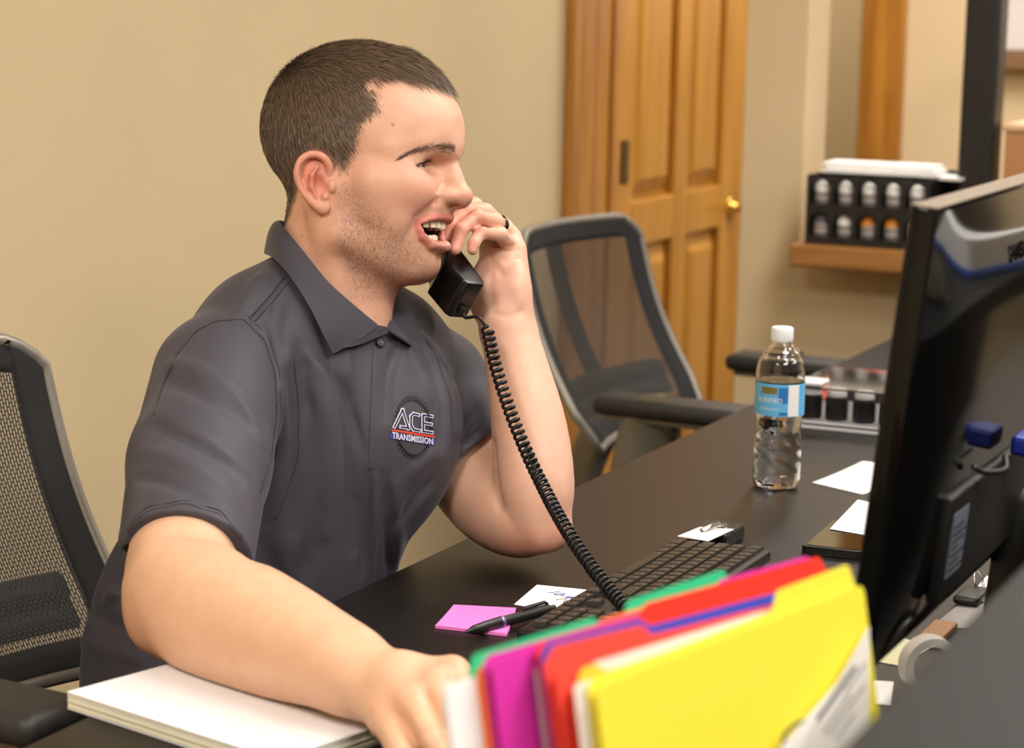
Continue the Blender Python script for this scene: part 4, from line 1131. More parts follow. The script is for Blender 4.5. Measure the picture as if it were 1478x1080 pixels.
def lerp_col(C, w_, col): return C + (np.array(col[:3]) - C) * np.clip(w_, 0, 1)[:, None]
# ================================================================== the man
mm = 0.001
PSI = math.radians(17)
HB = np.stack([math.cos(PSI) * CB[:, 0] - math.sin(PSI) * CB[:, 2], math.cos(PSI) * CB[:, 2] + math.sin(PSI) * CB[:, 0], CB[:, 1]], 1)   # facing, his left, up
HO = QW(Q(514, 265, 2.50))
H = Field((-0.135, -0.108, -0.215), (0.145, 0.10, 0.165), 0.0015, HB, HO)
def mir(fn, *pts):
    fn(*[np.array(p) * mm for p in pts]); fn(*[np.array((p[0], -p[1], p[2])) * mm for p in pts])
def he(c, r, k=10, op='add', both=False, R=None):
    for sg in ((1, -1) if both else (1,)):
        RR = None if R is None else np.array(R) * np.array([1, sg, 1])
        H.ell((c[0] * mm, sg * c[1] * mm, c[2] * mm), np.array(r) * mm, k * mm, op, RR)
def hc(a, b, ra, rb, k=10, op='add', both=False):
    for sg in ((1, -1) if both else (1,)):
        H.cone(np.array((a[0], sg * a[1], a[2])) * mm, np.array((b[0], sg * b[1], b[2])) * mm, ra * mm, rb * mm, k * mm, op)
def hd(pts, sig, dep, both=True):
    for sg in ((1, -1) if both else (1,)):
        H.dent([np.array((p[0], sg * p[1], p[2])) * mm for p in pts], [q * mm for q in sig] if isinstance(sig, list) else sig * mm, [q * mm for q in dep] if isinstance(dep, list) else dep * mm)
# --- skull, forehead, face block
he((2, 0, 62), (109, 76, 90), 1)
he((46, 0, 62), (69, 63, 52), 20)
he((30, 0, -6), (70, 63, 62), 22)
he((56, 0, -26), (49, 46, 50), 18)
he((44, 46, -34), (36, 18, 36), 22, both=True)
he((46, 0, 36), (54, 66, 34), 20)
he((34, 57, -14), (26, 14, 28), 18, both=True)
# --- brow, cheekbones, smiling cheeks
hc((101, 7, 33), (89, 32, 36), 14, 11.5, 15, both=True)
he((68, 0, 50), (46, 46, 30), 22)
hc((86, 32, 37), (61, 56, 28), 12, 9, 14, both=True)
hc((74, 46, -4), (42, 58, -4), 18, 14, 22, both=True)
he((78, 35, -15), (22, 21, 19), 14, both=True)
# --- jaw and chin
hc((2, 61, -6), (6, 57, -58), 14, 15, 16, both=True)
hc((6, 56, -60), (66, 17, -92), 16, 15, 18, both=True)
he((72, 0, -90), (21, 24, 17), 14)
he((58, 0, -66), (37, 42, 36), 18)
he((30, 0, -70), (40, 50, 36), 22)
# --- neck and throat, with the muscle from behind the ear to the collarbone
hc((-16, 0, -20), (-44, 0, -165), 57, 60, 22)
hc((-44, 0, -165), (-50, 0, -230), 60, 66, 10)
hc((12, 0, -88), (-6, 0, -200), 32, 40, 24)
hc((-22, 60, -28), (12, 24, -165), 13, 11, 16, both=True)
# --- nose
hc((97, 0, 24), (110, 0, 4), 8, 9, 10)
hc((110, 0, 7), (119, 0, -16), 9, 12, 10)
he((119.5, 0, -17), (12, 12.5, 10.5), 8)
he((106, 14.5, -17.5), (15, 8.5, 8.5), 8, both=True)
hc((119, 0, -22), (106, 0, -27), 5.5, 5.5, 6)
he((114, 7, -26.5), (7, 3.4, 4), 2.5, 'sub', both=True)
hd([(106, 21, -8), (99, 27, -14), (97, 26, -25)], 3.2, 2.6)
# --- eye sockets, then the lids bulging over the eyeballs
he((106, 29, 14), (13, 17, 8), 10, 'sub', both=True)
he((77, 33, 14.5), (14.5, 19, 12), 4, both=True)
hd([(96, 20, 9), (94, 27, 7), (89, 38, 6), (82, 50, 8)], 2.4, 1.5)          # under-eye fold
hd([(98, 19, 20), (95, 28, 22), (91, 40, 20.5), (84, 52, 15)], 2.0, 1.6)       # lid crease
SL = [(95, 16, 15.5), (94, 24, 16.5), (91.5, 33, 16), (88.5, 42, 14), (84, 51, 11)]  # the slit between the lids
for sg in (1, -1):
    ch_ = []
    for p in SL:
        x_ = np.array((p[0], sg * p[1], p[2] - 0.6)) * mm
        for _k in range(4): x_ = x_ - H.grad(x_) * H.sample(x_[None])[0]
        ch_.append(x_)
    if sg > 0: SLS = [tuple(c / mm) for c in ch_]
    H.chain(ch_, [1.6 * mm, 3.2 * mm, 3.7 * mm, 2.8 * mm, 1.1 * mm], 0.7 * mm, 'sub')
for k in range(3): hd([(72 - k, 53, 16 - 5 * k), (63 - 2 * k, 59, 17 - 9 * k)], 1.6, 0.7)   # crow's feet
# --- mouth: lips round an open smile
he((96, 0, -54), (16, 33, 20), 10)
UL = [(81, -31.5, -46.5), (87, -28, -45), (95, -19, -42.5), (101, -9, -40.5), (103, 0, -41)]
LL = [(81, -31.5, -48), (87, -28.5, -54.5), (90.5, -23.5, -60), (94, -14, -65.5), (97, 0, -67)]
def on_skin(pts, push):
    out = []
    for p in pts:
        x_ = np.array(p) * mm
        for _k in range(5):
            g_ = H.grad(x_); g_[2] *= 0.2; x_ = x_ - g_ * H.sample(x_[None])[0]
        out.append(x_ / mm + np.array((push, 0, 0)))
    return [tuple(q_) for q_ in out] + [(q_[0], -q_[1], q_[2]) for q_ in out[-2::-1]]
UL = on_skin(UL, -2.6); LL = on_skin(LL, -2.8)
sl_, X_, Y_, Z_ = H.ax((0.058, -0.046, -0.085), (0.14, 0.046, -0.03))
def edge_u(curve):
    c = sorted([(abs(p[1]) * mm, p[2] * mm) for p in curve[:5]])
    return [a for a, b in c], [b for a, b in c]
uu_, ul_ = edge_u(UL), edge_u(LL)
up_u = np.interp(np.abs(Y_).ravel(), *uu_).reshape(1, -1, 1) ; lo_u = np.interp(np.abs(Y_).ravel(), *ul_).reshape(1, -1, 1)
lmax_ = max(uu_[0][-1], ul_[0][-1])
cut = np.maximum(np.maximum(np.maximum(0.062 - X_, Z_ - up_u), lo_u - Z_), np.abs(Y_) - lmax_)
H.mix(sl_, cut.astype(np.float32), 0.002, 'sub')
H.chain([np.array(p) * mm for p in UL], [1.4 * mm, 2.1 * mm, 2.5 * mm, 2.9 * mm, 2.7 * mm, 2.9 * mm, 2.5 * mm, 2.1 * mm, 1.4 * mm], 3 * mm)
H.chain([np.array(p) * mm for p in LL], [1.6 * mm, 2.8 * mm, 3.8 * mm, 4.8 * mm, 5.2 * mm, 4.8 * mm, 3.8 * mm, 2.8 * mm, 1.6 * mm], 3 * mm)
he((101, 0, -29), (8, 24, 9), 6)           # upper lip skin closes the cavity top
hd([(106, 0, -29), (104, 0, -35)], 2.5, 1.0, False)
hd([(104, 25, -20), (96, 36, -30), (86, 44, -44), (78, 46, -60)], [4, 5.5, 5.5, 5], [1.2, 2.6, 2.6, 0.6])   # smile folds
hd([(79, 37, -48), (76, 39, -52)], 4, 1.6)
hd([(93, 0, -82), (90, 13, -80)], 5, 1.8)
# --- ears
for sg in (-1, 1):
    def e3(f, l, u): return np.array((-13 + (f + 19) * 0.9, sg * l, -3 + (u - 6) * 0.88)) * mm
    ax_n = np.array((0.42, sg * 0.90, 0.08)); ax_n /= np.linalg.norm(ax_n)
    ax_u = np.array((-0.12, 0, 1.0)); ax_u -= ax_n * (ax_u @ ax_n); ax_u /= np.linalg.norm(ax_u); ax_f = np.cross(ax_u, ax_n)
    H.ell(e3(-19, 80, 6), (16 * mm, 5 * mm, 27 * mm), 5 * mm, 'add', np.stack([ax_f, ax_n, ax_u]))
    helix = bspline([e3(-7, 75, 12), e3(-5, 79, 24), e3(-11, 84, 34), e3(-22, 88, 37), e3(-34, 92, 30), e3(-39, 93, 14), e3(-35, 90, -3), e3(-27, 86, -17), e3(-17, 81, -27)], 3)
    H.chain(helix, [3.4 * mm] * len(helix), 3 * mm)
    H.ell(e3(-13, 79, -25), (8 * mm, 5 * mm, 9 * mm), 4 * mm)
    H.ell(e3(-13, 88, -2), (9 * mm, 9 * mm, 14 * mm), 3 * mm, 'sub', np.stack([ax_f, ax_n, ax_u]))
    sc = bspline([e3(-12, 87, 25), e3(-22, 91, 28), e3(-31, 94, 20), e3(-31, 93, 4), e3(-26, 90, -8)], 3)
    H.chain(sc, [2.6 * mm] * len(sc), 2.5 * mm, 'sub')
    H.chain([e3(-16, 87, 22), e3(-22, 89, 12), e3(-23, 88, -2), e3(-19, 85, -13)], [2.2 * mm, 2.6 * mm, 2.6 * mm, 2.4 * mm], 2.5 * mm)
    H.ell(e3(-2, 78, -1), (5 * mm, 4.5 * mm, 7 * mm), 3 * mm)
    H.ell(e3(-9, 82, -14), (4 * mm, 3.5 * mm, 4 * mm), 2.5 * mm)
# --- the handset's place, so that hand and ear close round it instead of passing through it
h0 = Vector(tuple(QW(Q(675, 435, 2.50)))); h1 = Vector(tuple(QW(Q(533, 260, 2.632))))
ha = (h1 - h0).normalized(); tf = Vector(tuple(np.array((-0.70, 0.0, -0.71)) @ CB.T)); tf = (tf - ha * tf.dot(ha)).normalized(); hwv = ha.cross(tf)
hl = 0.205
hprof = [(0.0, -0.010), (0.006, -0.0155), (0.05, -0.019), (0.10, -0.021), (0.15, -0.019), (0.199, -0.0155), (0.205, -0.010), (0.205, 0.012), (0.200, 0.0165), (0.163, 0.0175), (0.150, 0.006), (0.140, 0.002), (0.100, 0.001), (0.066, 0.002), (0.056, 0.006), (0.043, 0.0175), (0.006, 0.0165), (0.0, 0.012)]
def carve_handset(F, gap=0.0006):
    """press the shape of the handset (with a hair's breadth of air) into a field"""
    R3 = np.array([list(ha), list(tf), list(hwv)])              # rows: along, towards the face, across
    idx = [F.lo[q_] + F.h * np.arange(F.n[q_]) for q_ in range(3)]
    X, Y, Z = np.meshgrid(*idx, indexing='ij', sparse=True)
    M3 = R3 @ F.B; o3 = R3 @ (F.O - np.array(h0))
    a = (M3[0, 0] * X + M3[0, 1] * Y + M3[0, 2] * Z + o3[0]).astype(np.float32)
    near = (a > -0.02) & (a < hl + 0.02)
    t = (M3[1, 0] * X + M3[1, 1] * Y + M3[1, 2] * Z + o3[1]).astype(np.float32)
    c = (M3[2, 0] * X + M3[2, 1] * Y + M3[2, 2] * Z + o3[2]).astype(np.float32)
    near &= (np.abs(t) < 0.04) & (np.abs(c) < 0.05) & (F.v < 0.03)
    a_, t_, c_ = a[near], t[near], c[near]
    up_ = [(p, -q_) for p, q_ in hprof]
    # signed distance to the outline in the (along, thickness) plane
    tt = t_
    poly = [(p, q_) for p, q_ in hprof]
    d = np.full(len(a_), 9.0, np.float32); inside = np.zeros(len(a_), bool)
    n_ = len(poly)
    for i in range(n_):
        (x0, y0), (x1, y1) = poly[i], poly[(i + 1) % n_]
        ex, ey = x1 - x0, y1 - y0; L2 = ex * ex + ey * ey
        s_ = np.clip(((a_ - x0) * ex + (tt - y0) * ey) / L2, 0, 1)
        d = np.minimum(d, np.hypot(a_ - x0 - s_ * ex, tt - y0 - s_ * ey))
        cnd = ((y0 > tt) != (y1 > tt)) & (a_ < ex * (tt - y0) / (ey + 1e-12) + x0)
        inside ^= cnd
    d = np.where(inside, -d, d)
    box_ = np.maximum(d, np.abs(c_) - 0.0235) - gap
    F.v[near] = np.maximum(F.v[near], -box_)
carve_handset(H)
HV, HF_ = H.surface()

# --- colouring of the skin of the head
SKIN = rgb(222, 172, 146)[:3]
def skin_base(V): return np.tile(np.array(SKIN), (len(V), 1))
hc_ = skin_base(HV)
q = HV / mm
rng = np.random.default_rng(3)
def blob(c, r, col, amt, both=True):
    global hc_
    for sg in ((1, -1) if both else (1,)):
        d = np.linalg.norm((q - np.array((c[0], sg * c[1], c[2]))) / np.array(r), axis=1)
        hc_ = lerp_col(hc_, amt * np.exp(-d ** 2), col)
blob((84, 40, -16), (24, 22, 20), rgb(214, 132, 108), 0.55)
blob((122, 0, -22), (15, 17, 12), rgb(214, 128, 106), 0.6, False)
blob((-20, 86, 6), (26, 16, 36), rgb(214, 126, 106), 0.75)
blob((-13, 84, -2), (9, 8, 14), rgb(190, 92, 78), 0.6)
blob((80, 0, -92), (22, 28, 14), rgb(214, 142, 116), 0.4, False)
blob((92, 33, 7), (14, 18, 6), rgb(206, 140, 118), 0.25)
blob((64, 0, 90), (50, 70, 40), rgb(240, 196, 168), 0.5, False)
dl = np.minimum(dist_poly(q, UL), dist_poly(q, LL))
hc_ = lerp_col(hc_, (1 - np.clip((dl - 5.0) / 1.3, 0, 1)) * 0.85 * (q[:, 0] > 70), rgb(200, 114, 104))
ay_ = np.abs(q[:, 1]) * mm
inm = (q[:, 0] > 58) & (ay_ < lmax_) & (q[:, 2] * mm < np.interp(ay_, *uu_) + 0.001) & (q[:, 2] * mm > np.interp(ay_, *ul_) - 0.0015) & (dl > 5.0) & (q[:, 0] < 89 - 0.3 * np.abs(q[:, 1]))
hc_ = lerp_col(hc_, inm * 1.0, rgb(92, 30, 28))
for (x_, y_, r_) in ((567, 180, 1.5), (472, 247, 0.9), (597, 309, 0.9), (436, 341, 0.9)):
    pt = H.hit(x_, y_) / mm
    d = np.linalg.norm(q - pt, axis=1); hc_ = lerp_col(hc_, np.exp(-(d / r_) ** 2) * 0.8, rgb(112, 62, 48))
# hair region in side view (facing, up)
HAIR = [(37, 98), (46, 106), (62, 108), (80, 104), (118, 97), (160, 140), (140, 220), (-160, 220), (-160, -52), (-70, -50), (-61, -42), (-52, -22), (-46, -8), (-42, 10), (-36, 22), (-22, 30), (-9, 24), (1, 14), (9, 5), (16, 6), (28, 34), (34, 54), (55, 72), (46, 88)]
def in_poly(x, y, poly):
    r = np.zeros(len(x), bool); j = len(poly) - 1
    for i in range(len(poly)):
        xi, yi = poly[i]; xj, yj = poly[j]
        c = ((yi > y) != (yj > y)) & (x < (xj - xi) * (y - yi) / (yj - yi + 1e-12) + xi)
        r ^= c; j = i
    return r
def poly_dist(x, y, poly):
    Vp = np.stack([x, y, np.zeros_like(x)], 1)
    return dist_poly(Vp, [(a, b, 0) for a, b in poly] + [(poly[0][0], poly[0][1], 0)])
on_skull = (((q[:, 0] - 8) / 112) ** 2 + (q[:, 1] / 82) ** 2 + ((q[:, 2] - 58) / 100) ** 2 < 1.05) | (q[:, 0] < -30)
notear = ~((np.abs(q[:, 1]) > 76.5) & (q[:, 2] < 27) & (q[:, 0] < 6) & (q[:, 0] > -44))
hm = in_poly(q[:, 0], q[:, 2], HAIR) & notear
hd_ = np.clip(poly_dist(q[:, 0], q[:, 2], HAIR) / 9.0, 0, 1) * hm
hc_ = lerp_col(hc_, hd_ * 0.92, rgb(66, 52, 42))
# stubble shadow of the beard area: skin a little greyer under the stubble hairs
def beard_amt(q):
    j = dist_poly(q * np.array((1, 0, 1)) + np.abs(q) * np.array((0, 1, 0)), [(10, 64, -2), (12, 60, -48), (40, 44, -78), (70, 12, -98)])
    a = np.exp(-(j / 15.0) ** 2)
    a = np.maximum(a, 0.75 * np.exp(-(((q[:, 0] - 40) / 40) ** 2 + ((q[:, 2] + 100) / 26) ** 2)))
    a = np.maximum(a, 0.35 * np.exp(-(((q[:, 0] - 104) / 12) ** 2 + ((q[:, 2] + 31) / 7) ** 2 + (q[:, 1] / 26) ** 2)) * (q[:, 2] < -34) * (q[:, 0] < 107))
    sgm = lambda x: 1 / (1 + np.exp(-x))
    return a * sgm((q[:, 0] - 6) / 2.5) * sgm((2 - q[:, 2]) / 5) * sgm((q[:, 2] + 128) / 6) * (1 - 0.9 * np.exp(-(((q[:, 0] - 76) / 34) ** 2 + ((q[:, 2] + 18) / 24) ** 2)))
hc_ = lerp_col(hc_, beard_amt(q) ** 1.3 * 0.30 * (dl > 6), rgb(146, 112, 96))

# --- arms and hands in the camera-aligned frame
def arm_field(lo, hi, h): return Field(lo, hi, h, CB, CO)
# right arm: bare from the sleeve to the hand on the notepad
RA = arm_field(Q(165, 1130, 2.3) * np.array((1, 1, 0)) + np.array((-0.03, 0, 1.72)), np.array((Q(720, 600, 1.8)[0], Q(300, 640, 2.3)[1], 2.42)), 0.0018)
def rchain(F, pts, rs, k, n=4):
    c = [Q(*p) for p in pts]
    if len(c) > 2:
        c = bspline(c, n); rs = [float(v[0]) for v in bspline([(r, 0, 0) for r in rs], n)]
    F.chain(c, rs, k)
rchain(RA, [(300, 640, 2.35), (272, 770, 2.25), (256, 850, 2.145)], [0.053, 0.0490, 0.047], 0.016)
rchain(RA, [(256, 858, 2.132), (318, 888, 2.082), (402, 924, 2.012), (480, 956, 1.95), (526, 981, 1.918)], [0.047, 0.0535, 0.0455, 0.0335, 0.0275], 0.018)
RA.ell(Q(236, 900, 2.13), (0.030, 0.028, 0.03), 0.02)
rchain(RA, [(526, 981, 1.918), (575, 985, 1.892)], [0.0275, 0.027], 0.012)
RM = {'i': (652, 975, 1.885), 'm': (628, 993, 1.865), 'r': (596, 1018, 1.855), 'p': (562, 1042, 1.862)}
for k_, r0, r1 in (('i', 0.022, 0.0165), ('m', 0.0225, 0.017), ('r', 0.0235, 0.018), ('p', 0.024, 0.017)):
    RA.cone(Q(540, 990, 1.925), Q(*RM[k_]), r0, r1, 0.012)
fing = {'i': [RM['i'], (676, 1022, 1.845), (690, 1062, 1.83), (696, 1090, 1.832)], 'm': [RM['m'], (660, 1050, 1.815), (676, 1092, 1.80), (680, 1120, 1.805)],
        'r': [RM['r'], (628, 1072, 1.805), (645, 1110, 1.795), (648, 1134, 1.80)], 'p': [RM['p'], (582, 1090, 1.815), (596, 1120, 1.805), (602, 1140, 1.81)]}
frad = {'i': [0.0150, 0.0130, 0.0108, 0.0092], 'm': [0.0158, 0.0136, 0.0112, 0.0094], 'r': [0.0155, 0.0130, 0.0106, 0.0090], 'p': [0.0140, 0.0115, 0.0095, 0.0082]}
RH = arm_field(RA.lo, RA.lo + RA.h, 0.0018)  # placeholder frame
for k_ in 'imrp':
    RA.chain([Q(*p) for p in fing[k_]], frad[k_], 0.0035)
    RA.ell(Q(*RM[k_]) + np.array((0, 0.004, -0.003)), (0.0115, 0.010, 0.010), 0.006)
RA.chain([Q(600, 985, 1.925), Q(648, 1000, 1.915), Q(680, 1020, 1.895), Q(700, 1040, 1.88)], [0.02, 0.015, 0.0115, 0.0095], 0.008)   # thumb
for a_, b_ in (('i', 'm'), ('m', 'r'), ('r', 'p')):
    pa_, pb_ = (Q(*RM[a_]) + Q(*RM[b_])) / 2, (Q(*fing[a_][1]) + Q(*fing[b_][1])) / 2
    RA.dent([pa_ + np.array((0.0, 0.006, -0.012)), pa_ * 0.4 + pb_ * 0.6 + np.array((0, 0.004, -0.012)), pb_ + np.array((0, 0.0, -0.012))], 0.006, [0.0008, 0.003, 0.003])
RA.dent([Q(350, 792, 2.14), Q(372, 815, 2.05)], 0.012, 0.004)
idx_ = [(RA.lo[k] + RA.h * np.arange(RA.n[k])).astype(np.float32) for k in range(3)]
GX, GY, GZ = np.meshgrid(*idx_, indexing='ij', sparse=True)
wx, wy, wz = ((CB[k, 0] * GX + CB[k, 1] * GY + CB[k, 2] * GZ + CO[k]).astype(np.float32) for k in range(3))
pc, ps = math.cos(pad.rotation_euler.z), math.sin(pad.rotation_euler.z)
lx_ = (wx - pad.location.x) * pc + (wy - pad.location.y) * ps; ly_ = -(wx - pad.location.x) * ps + (wy - pad.location.y) * pc
on_pad = (np.abs(lx_) < PWD / 2 + 0.005) & (np.abs(ly_) < PL / 2 + 0.005)
RA.v = np.maximum(RA.v, np.where(on_pad, 0.7588, 0.7412 if True else 0).astype(np.float32) - wz)
RV, RF = RA.surface()
# left arm: elbow on the desk, hand up with the handset
LA = arm_field(Q(615, 800, 2.62) * np.array((1, 1, 0)) + np.array((0, 0, 2.40)), np.array((Q(840, 500, 2.6)[0], Q(600, 272, 2.6)[1], 2.74)), 0.0016)
rchain(LA, [(632, 560, 2.68), (662, 640, 2.645), (708, 712, 2.585), (758, 750, 2.525)], [0.054, 0.051, 0.047, 0.040], 0.02)
rchain(LA, [(776, 757, 2.51), (772, 705, 2.515), (764, 620, 2.53), (746, 530, 2.55), (732, 470, 2.56)], [0.030, 0.042, 0.0405, 0.0335, 0.0285], 0.005)
LA.ell(Q(795, 768, 2.51), (0.022, 0.018, 0.022), 0.018)
rchain(LA, [(732, 470, 2.56), (727, 430, 2.565)], [0.0285, 0.029], 0.014)
LA.ell(Q(724, 410, 2.572), np.array((0.031, 0.043, 0.020)), 0.014)
LA.ell(Q(745, 425, 2.552), np.array((0.016, 0.034, 0.016)), 0.012)          # heel of the little-finger side
LA.ell(Q(700, 425, 2.575), np.array((0.018, 0.032, 0.018)), 0.012)          # ball of the thumb
for mc in ((741, 362, 2.575), (735, 345, 2.588), (722, 330, 2.600), (706, 322, 2.612)):
    LA.cone(Q(727, 420, 2.57), Q(*mc), 0.022, 0.0145, 0.012)
LFI = {'p': [(741, 362, 2.575), (722, 338, 2.545), (694, 336, 2.520), (684, 351, 2.508), (682, 361, 2.506)],
       'r': [(735, 345, 2.588), (714, 320, 2.555), (688, 314, 2.528), (665, 332, 2.508), (657, 360, 2.502)],
       'm': [(722, 330, 2.600), (700, 306, 2.568), (674, 304, 2.542), (650, 325, 2.524), (643, 345, 2.520)],
       'i': [(706, 322, 2.612), (684, 297, 2.585), (660, 298, 2.562), (640, 318, 2.545), (632, 336, 2.542)]}
for k_ in 'prmi':
    sc_ = 0.86 if k_ == 'p' else 1.0
    LA.chain([Q(*p) for p in LFI[k_]], [0.0118 * sc_, 0.0098 * sc_, 0.0084 * sc_, 0.0075 * sc_, 0.0066 * sc_], 0.0028)
    LA.ell(Q(*LFI[k_][2]), np.array((0.0096, 0.0096, 0.0096)) * sc_, 0.003)
LA.chain([Q(700, 425, 2.585), Q(676, 405, 2.605), Q(655, 378, 2.605), Q(642, 358, 2.60)], [0.016, 0.0125, 0.0105, 0.0085], 0.008)   # thumb on the far side
for a_, b_ in (('p', 'r'), ('r', 'm'), ('m', 'i')):
    pts = [(Q(*LFI[a_][j]) + Q(*LFI[b_][j])) / 2 for j in range(3)]
    LA.dent([p + np.array((0, 0, -0.009)) for p in pts], 0.0035, [0.0005, 0.0025, 0.002])
for pl, sg_, dp_ in (([(716, 350), (728, 356), (742, 354)], 0.003, 0.0012), ([(718, 372), (735, 378), (748, 374)], 0.0034, 0.0012), ([(706, 368), (714, 380), (724, 396)], 0.004, 0.0012),
                     ([(712, 385), (706, 410), (712, 440)], 0.005, 0.0012), ([(712, 452), (735, 458), (752, 450)], 0.004, 0.0012), ([(745, 415), (752, 432)], 0.008, -0.0016), ([(700, 400), (698, 430)], 0.008, -0.0012)):
    LA.dent([LA.hit(*p) for p in pl], sg_, dp_)
LA.dent([LA.hit(712, 640), LA.hit(716, 690), LA.hit(722, 730)], 0.006, 0.004)
carve_handset(LA)
LV, LF = LA.surface()

def arm_col(V, base):
    C = np.tile(np.array(base[:3]), (len(V), 1)); return C
rc_ = arm_col(RV, rgb(222, 178, 146))
d = dist_poly(RV, [Q(*RM[k_]) + np.array((0, 0.008, -0.006)) for k_ in 'imrp']); rc_ = lerp_col(rc_, 0.4 * np.exp(-(d / 0.014) ** 2), rgb(222, 146, 122))
d = dist_poly(RV, [Q(215, 905, 2.12), Q(240, 925, 2.12)]); rc_ = lerp_col(rc_, 0.4 * np.exp(-(d / 0.03) ** 2), rgb(214, 142, 112))
lc_ = arm_col(LV, rgb(222, 176, 152))
d = dist_poly(LV, [Q(760, 790, 2.5), Q(800, 775, 2.5)]); lc_ = lerp_col(lc_, 0.5 * np.exp(-(d / 0.026) ** 2), rgb(206, 120, 96))
for k_ in 'prmi':
    d = dist_poly(LV, [Q(*p) for p in LFI[k_][2:]]); lc_ = lerp_col(lc_, 0.42 * np.exp(-(d / 0.016) ** 2), rgb(216, 138, 116))
    t_ = Q(*LFI[k_][4]); n_ = np.array((0.001, 0.006, -0.0072)) if k_ != 'i' else np.array((0, 0.006, -0.007))
    d = np.linalg.norm((LV - t_ - n_) / np.array((0.0046, 0.0062, 0.005)), axis=1); lc_ = lerp_col(lc_, 0.8 * (d < 1.0), rgb(226, 166, 158))
d = dist_poly(LV, [LA.hit(*p) for p in ((712, 352), (720, 385), (716, 420))]); lc_ = lerp_col(lc_, 0.25 * np.exp(-(d / 0.012) ** 2), rgb(206, 134, 110))

# --- torso core, joins head and arms into one figure under the shirt
TB = Field((Q(130, 0, 2.4)[0], Q(0, 1090, 2.6)[1], 2.2), (Q(740, 0, 2.6)[0], Q(0, 400, 2.5)[1], 2.85), 0.007, CB, CO)
TS = np.array((0.70, 0.0, 0.714)); TF = np.array((0.714, 0, -0.70)); TU = np.array((0.20, 0.98, -0.02)); TU /= np.linalg.norm(TU)
TF = TF - TU * (TF @ TU); TF /= np.linalg.norm(TF); TS = np.cross(TF, TU); TS *= np.sign(TS[2]); TR = np.stack([TS, TF, TU])
def torso(F, g):
    F.ell(Q(350, 990, 2.56), (0.150 + g, 0.105 + g, 0.13 + g), 0.04, 'add', TR)
    F.ell(Q(385, 810, 2.545), (0.150 + g, 0.108 + g, 0.19 + g), 0.05, 'add', TR)
    F.ell(Q(445, 620, 2.54), (0.165 + g, 0.108 + g, 0.18 + g), 0.05, 'add', TR)
torso(TB, -0.022)
TB.plane(CB.T @ (np.array([2.1, 1.3, 0.575]) - CO), np.array([0, 0, -1.0]) @ CB, 0.01, TB.lo, TB.lo + TB.h * TB.n)
TB.chain([Q(330, 545, 2.42), Q(470, 480, 2.535), Q(635, 535, 2.65)], [0.045, 0.05, 0.042], 0.03)
TB.chain([Q(450, 480, 2.53), Q(470, 430, 2.52)], [0.05, 0.05], 0.03)
TB.chain([Q(320, 560, 2.41), Q(300, 640, 2.35), Q(284, 700, 2.30)], [0.05, 0.048, 0.044], 0.02)
TB.chain([Q(640, 550, 2.66), Q(655, 610, 2.64)], [0.045, 0.045], 0.02)
TV, TF_ = TB.surface()
tc_ = arm_col(TV, SKIN)
Vs = [H.world(HV), RA.world(RV), LA.world(LV), TB.world(TV)]; Fs_ = [HF_, RF, LF, TF_]; off = 0; FF = []
for v_, f_ in zip(Vs, Fs_): FF.append(f_ + off); off += len(v_)
M_skin = bpy.data.materials.new('skin'); M_skin.use_nodes = True
def build_skin():
    nt = M_skin.node_tree; b = nt.nodes['Principled BSDF']
    at = nt.nodes.new('ShaderNodeVertexColor'); at.layer_name = 'Col'
    tc = nt.nodes.new('ShaderNodeTexCoord')
    n = nt.nodes.new('ShaderNodeTexNoise'); n.inputs['Scale'].default_value = 55; n.inputs['Detail'].default_value = 4
    r = nt.nodes.new('ShaderNodeValToRGB'); r.color_ramp.elements[0].position = 0.3; r.color_ramp.elements[1].position = 0.75
    r.color_ramp.elements[0].color = (0.93, 0.88, 0.86, 1); r.color_ramp.elements[1].color = (1.0, 1.0, 1.0, 1)
    mx = nt.nodes.new('ShaderNodeMix'); mx.data_type = 'RGBA'; mx.blend_type = 'MULTIPLY'; mx.inputs['Factor'].default_value = 1.0
    nt.links.new(tc.outputs['Object'], n.inputs['Vector']); nt.links.new(n.outputs['Fac'], r.inputs['Fac'])
    nt.links.new(at.outputs['Color'], mx.inputs['A']); nt.links.new(r.outputs['Color'], mx.inputs['B']); nt.links.new(mx.outputs['Result'], b.inputs['Base Color'])
    n2 = nt.nodes.new('ShaderNodeTexNoise'); n2.inputs['Scale'].default_value = 700; n2.inputs['Detail'].default_value = 2
    bp_ = nt.nodes.new('ShaderNodeBump'); bp_.inputs['Strength'].default_value = 0.12; bp_.inputs['Distance'].default_value = 0.001
    nt.links.new(tc.outputs['Object'], n2.inputs['Vector']); nt.links.new(n2.outputs['Fac'], bp_.inputs['Height']); nt.links.new(bp_.outputs['Normal'], b.inputs['Normal'])
    b.inputs['Roughness'].default_value = 0.48; b.inputs['Specular IOR Level'].default_value = 0.4
    b.inputs['Subsurface Weight'].default_value = 0.12; b.inputs['Subsurface Radius'].default_value = (1.0, 0.35, 0.2); b.inputs['Subsurface Scale'].default_value = 0.006
build_skin()
man = npobj('person', np.concatenate(Vs), np.concatenate(FF), M_skin, None, True, np.concatenate([hc_, rc_, lc_, tc_]))
tag(man, 'laughing young man in a charcoal polo shirt talking on a desk phone', 'person')
def flat(name, V, F, m, parent, cols=None): return npobj(name, np.asarray(V), np.asarray(F), m, parent, True, cols)
HM4 = Matrix(((HB[0, 0], HB[0, 1], HB[0, 2], HO[0]), (HB[1, 0], HB[1, 1], HB[1, 2], HO[1]), (HB[2, 0], HB[2, 1], HB[2, 2], HO[2]), (0, 0, 0, 1)))
def hw(p): return Vector(tuple(H.world(np.array(p, float)[None] * mm)[0]))

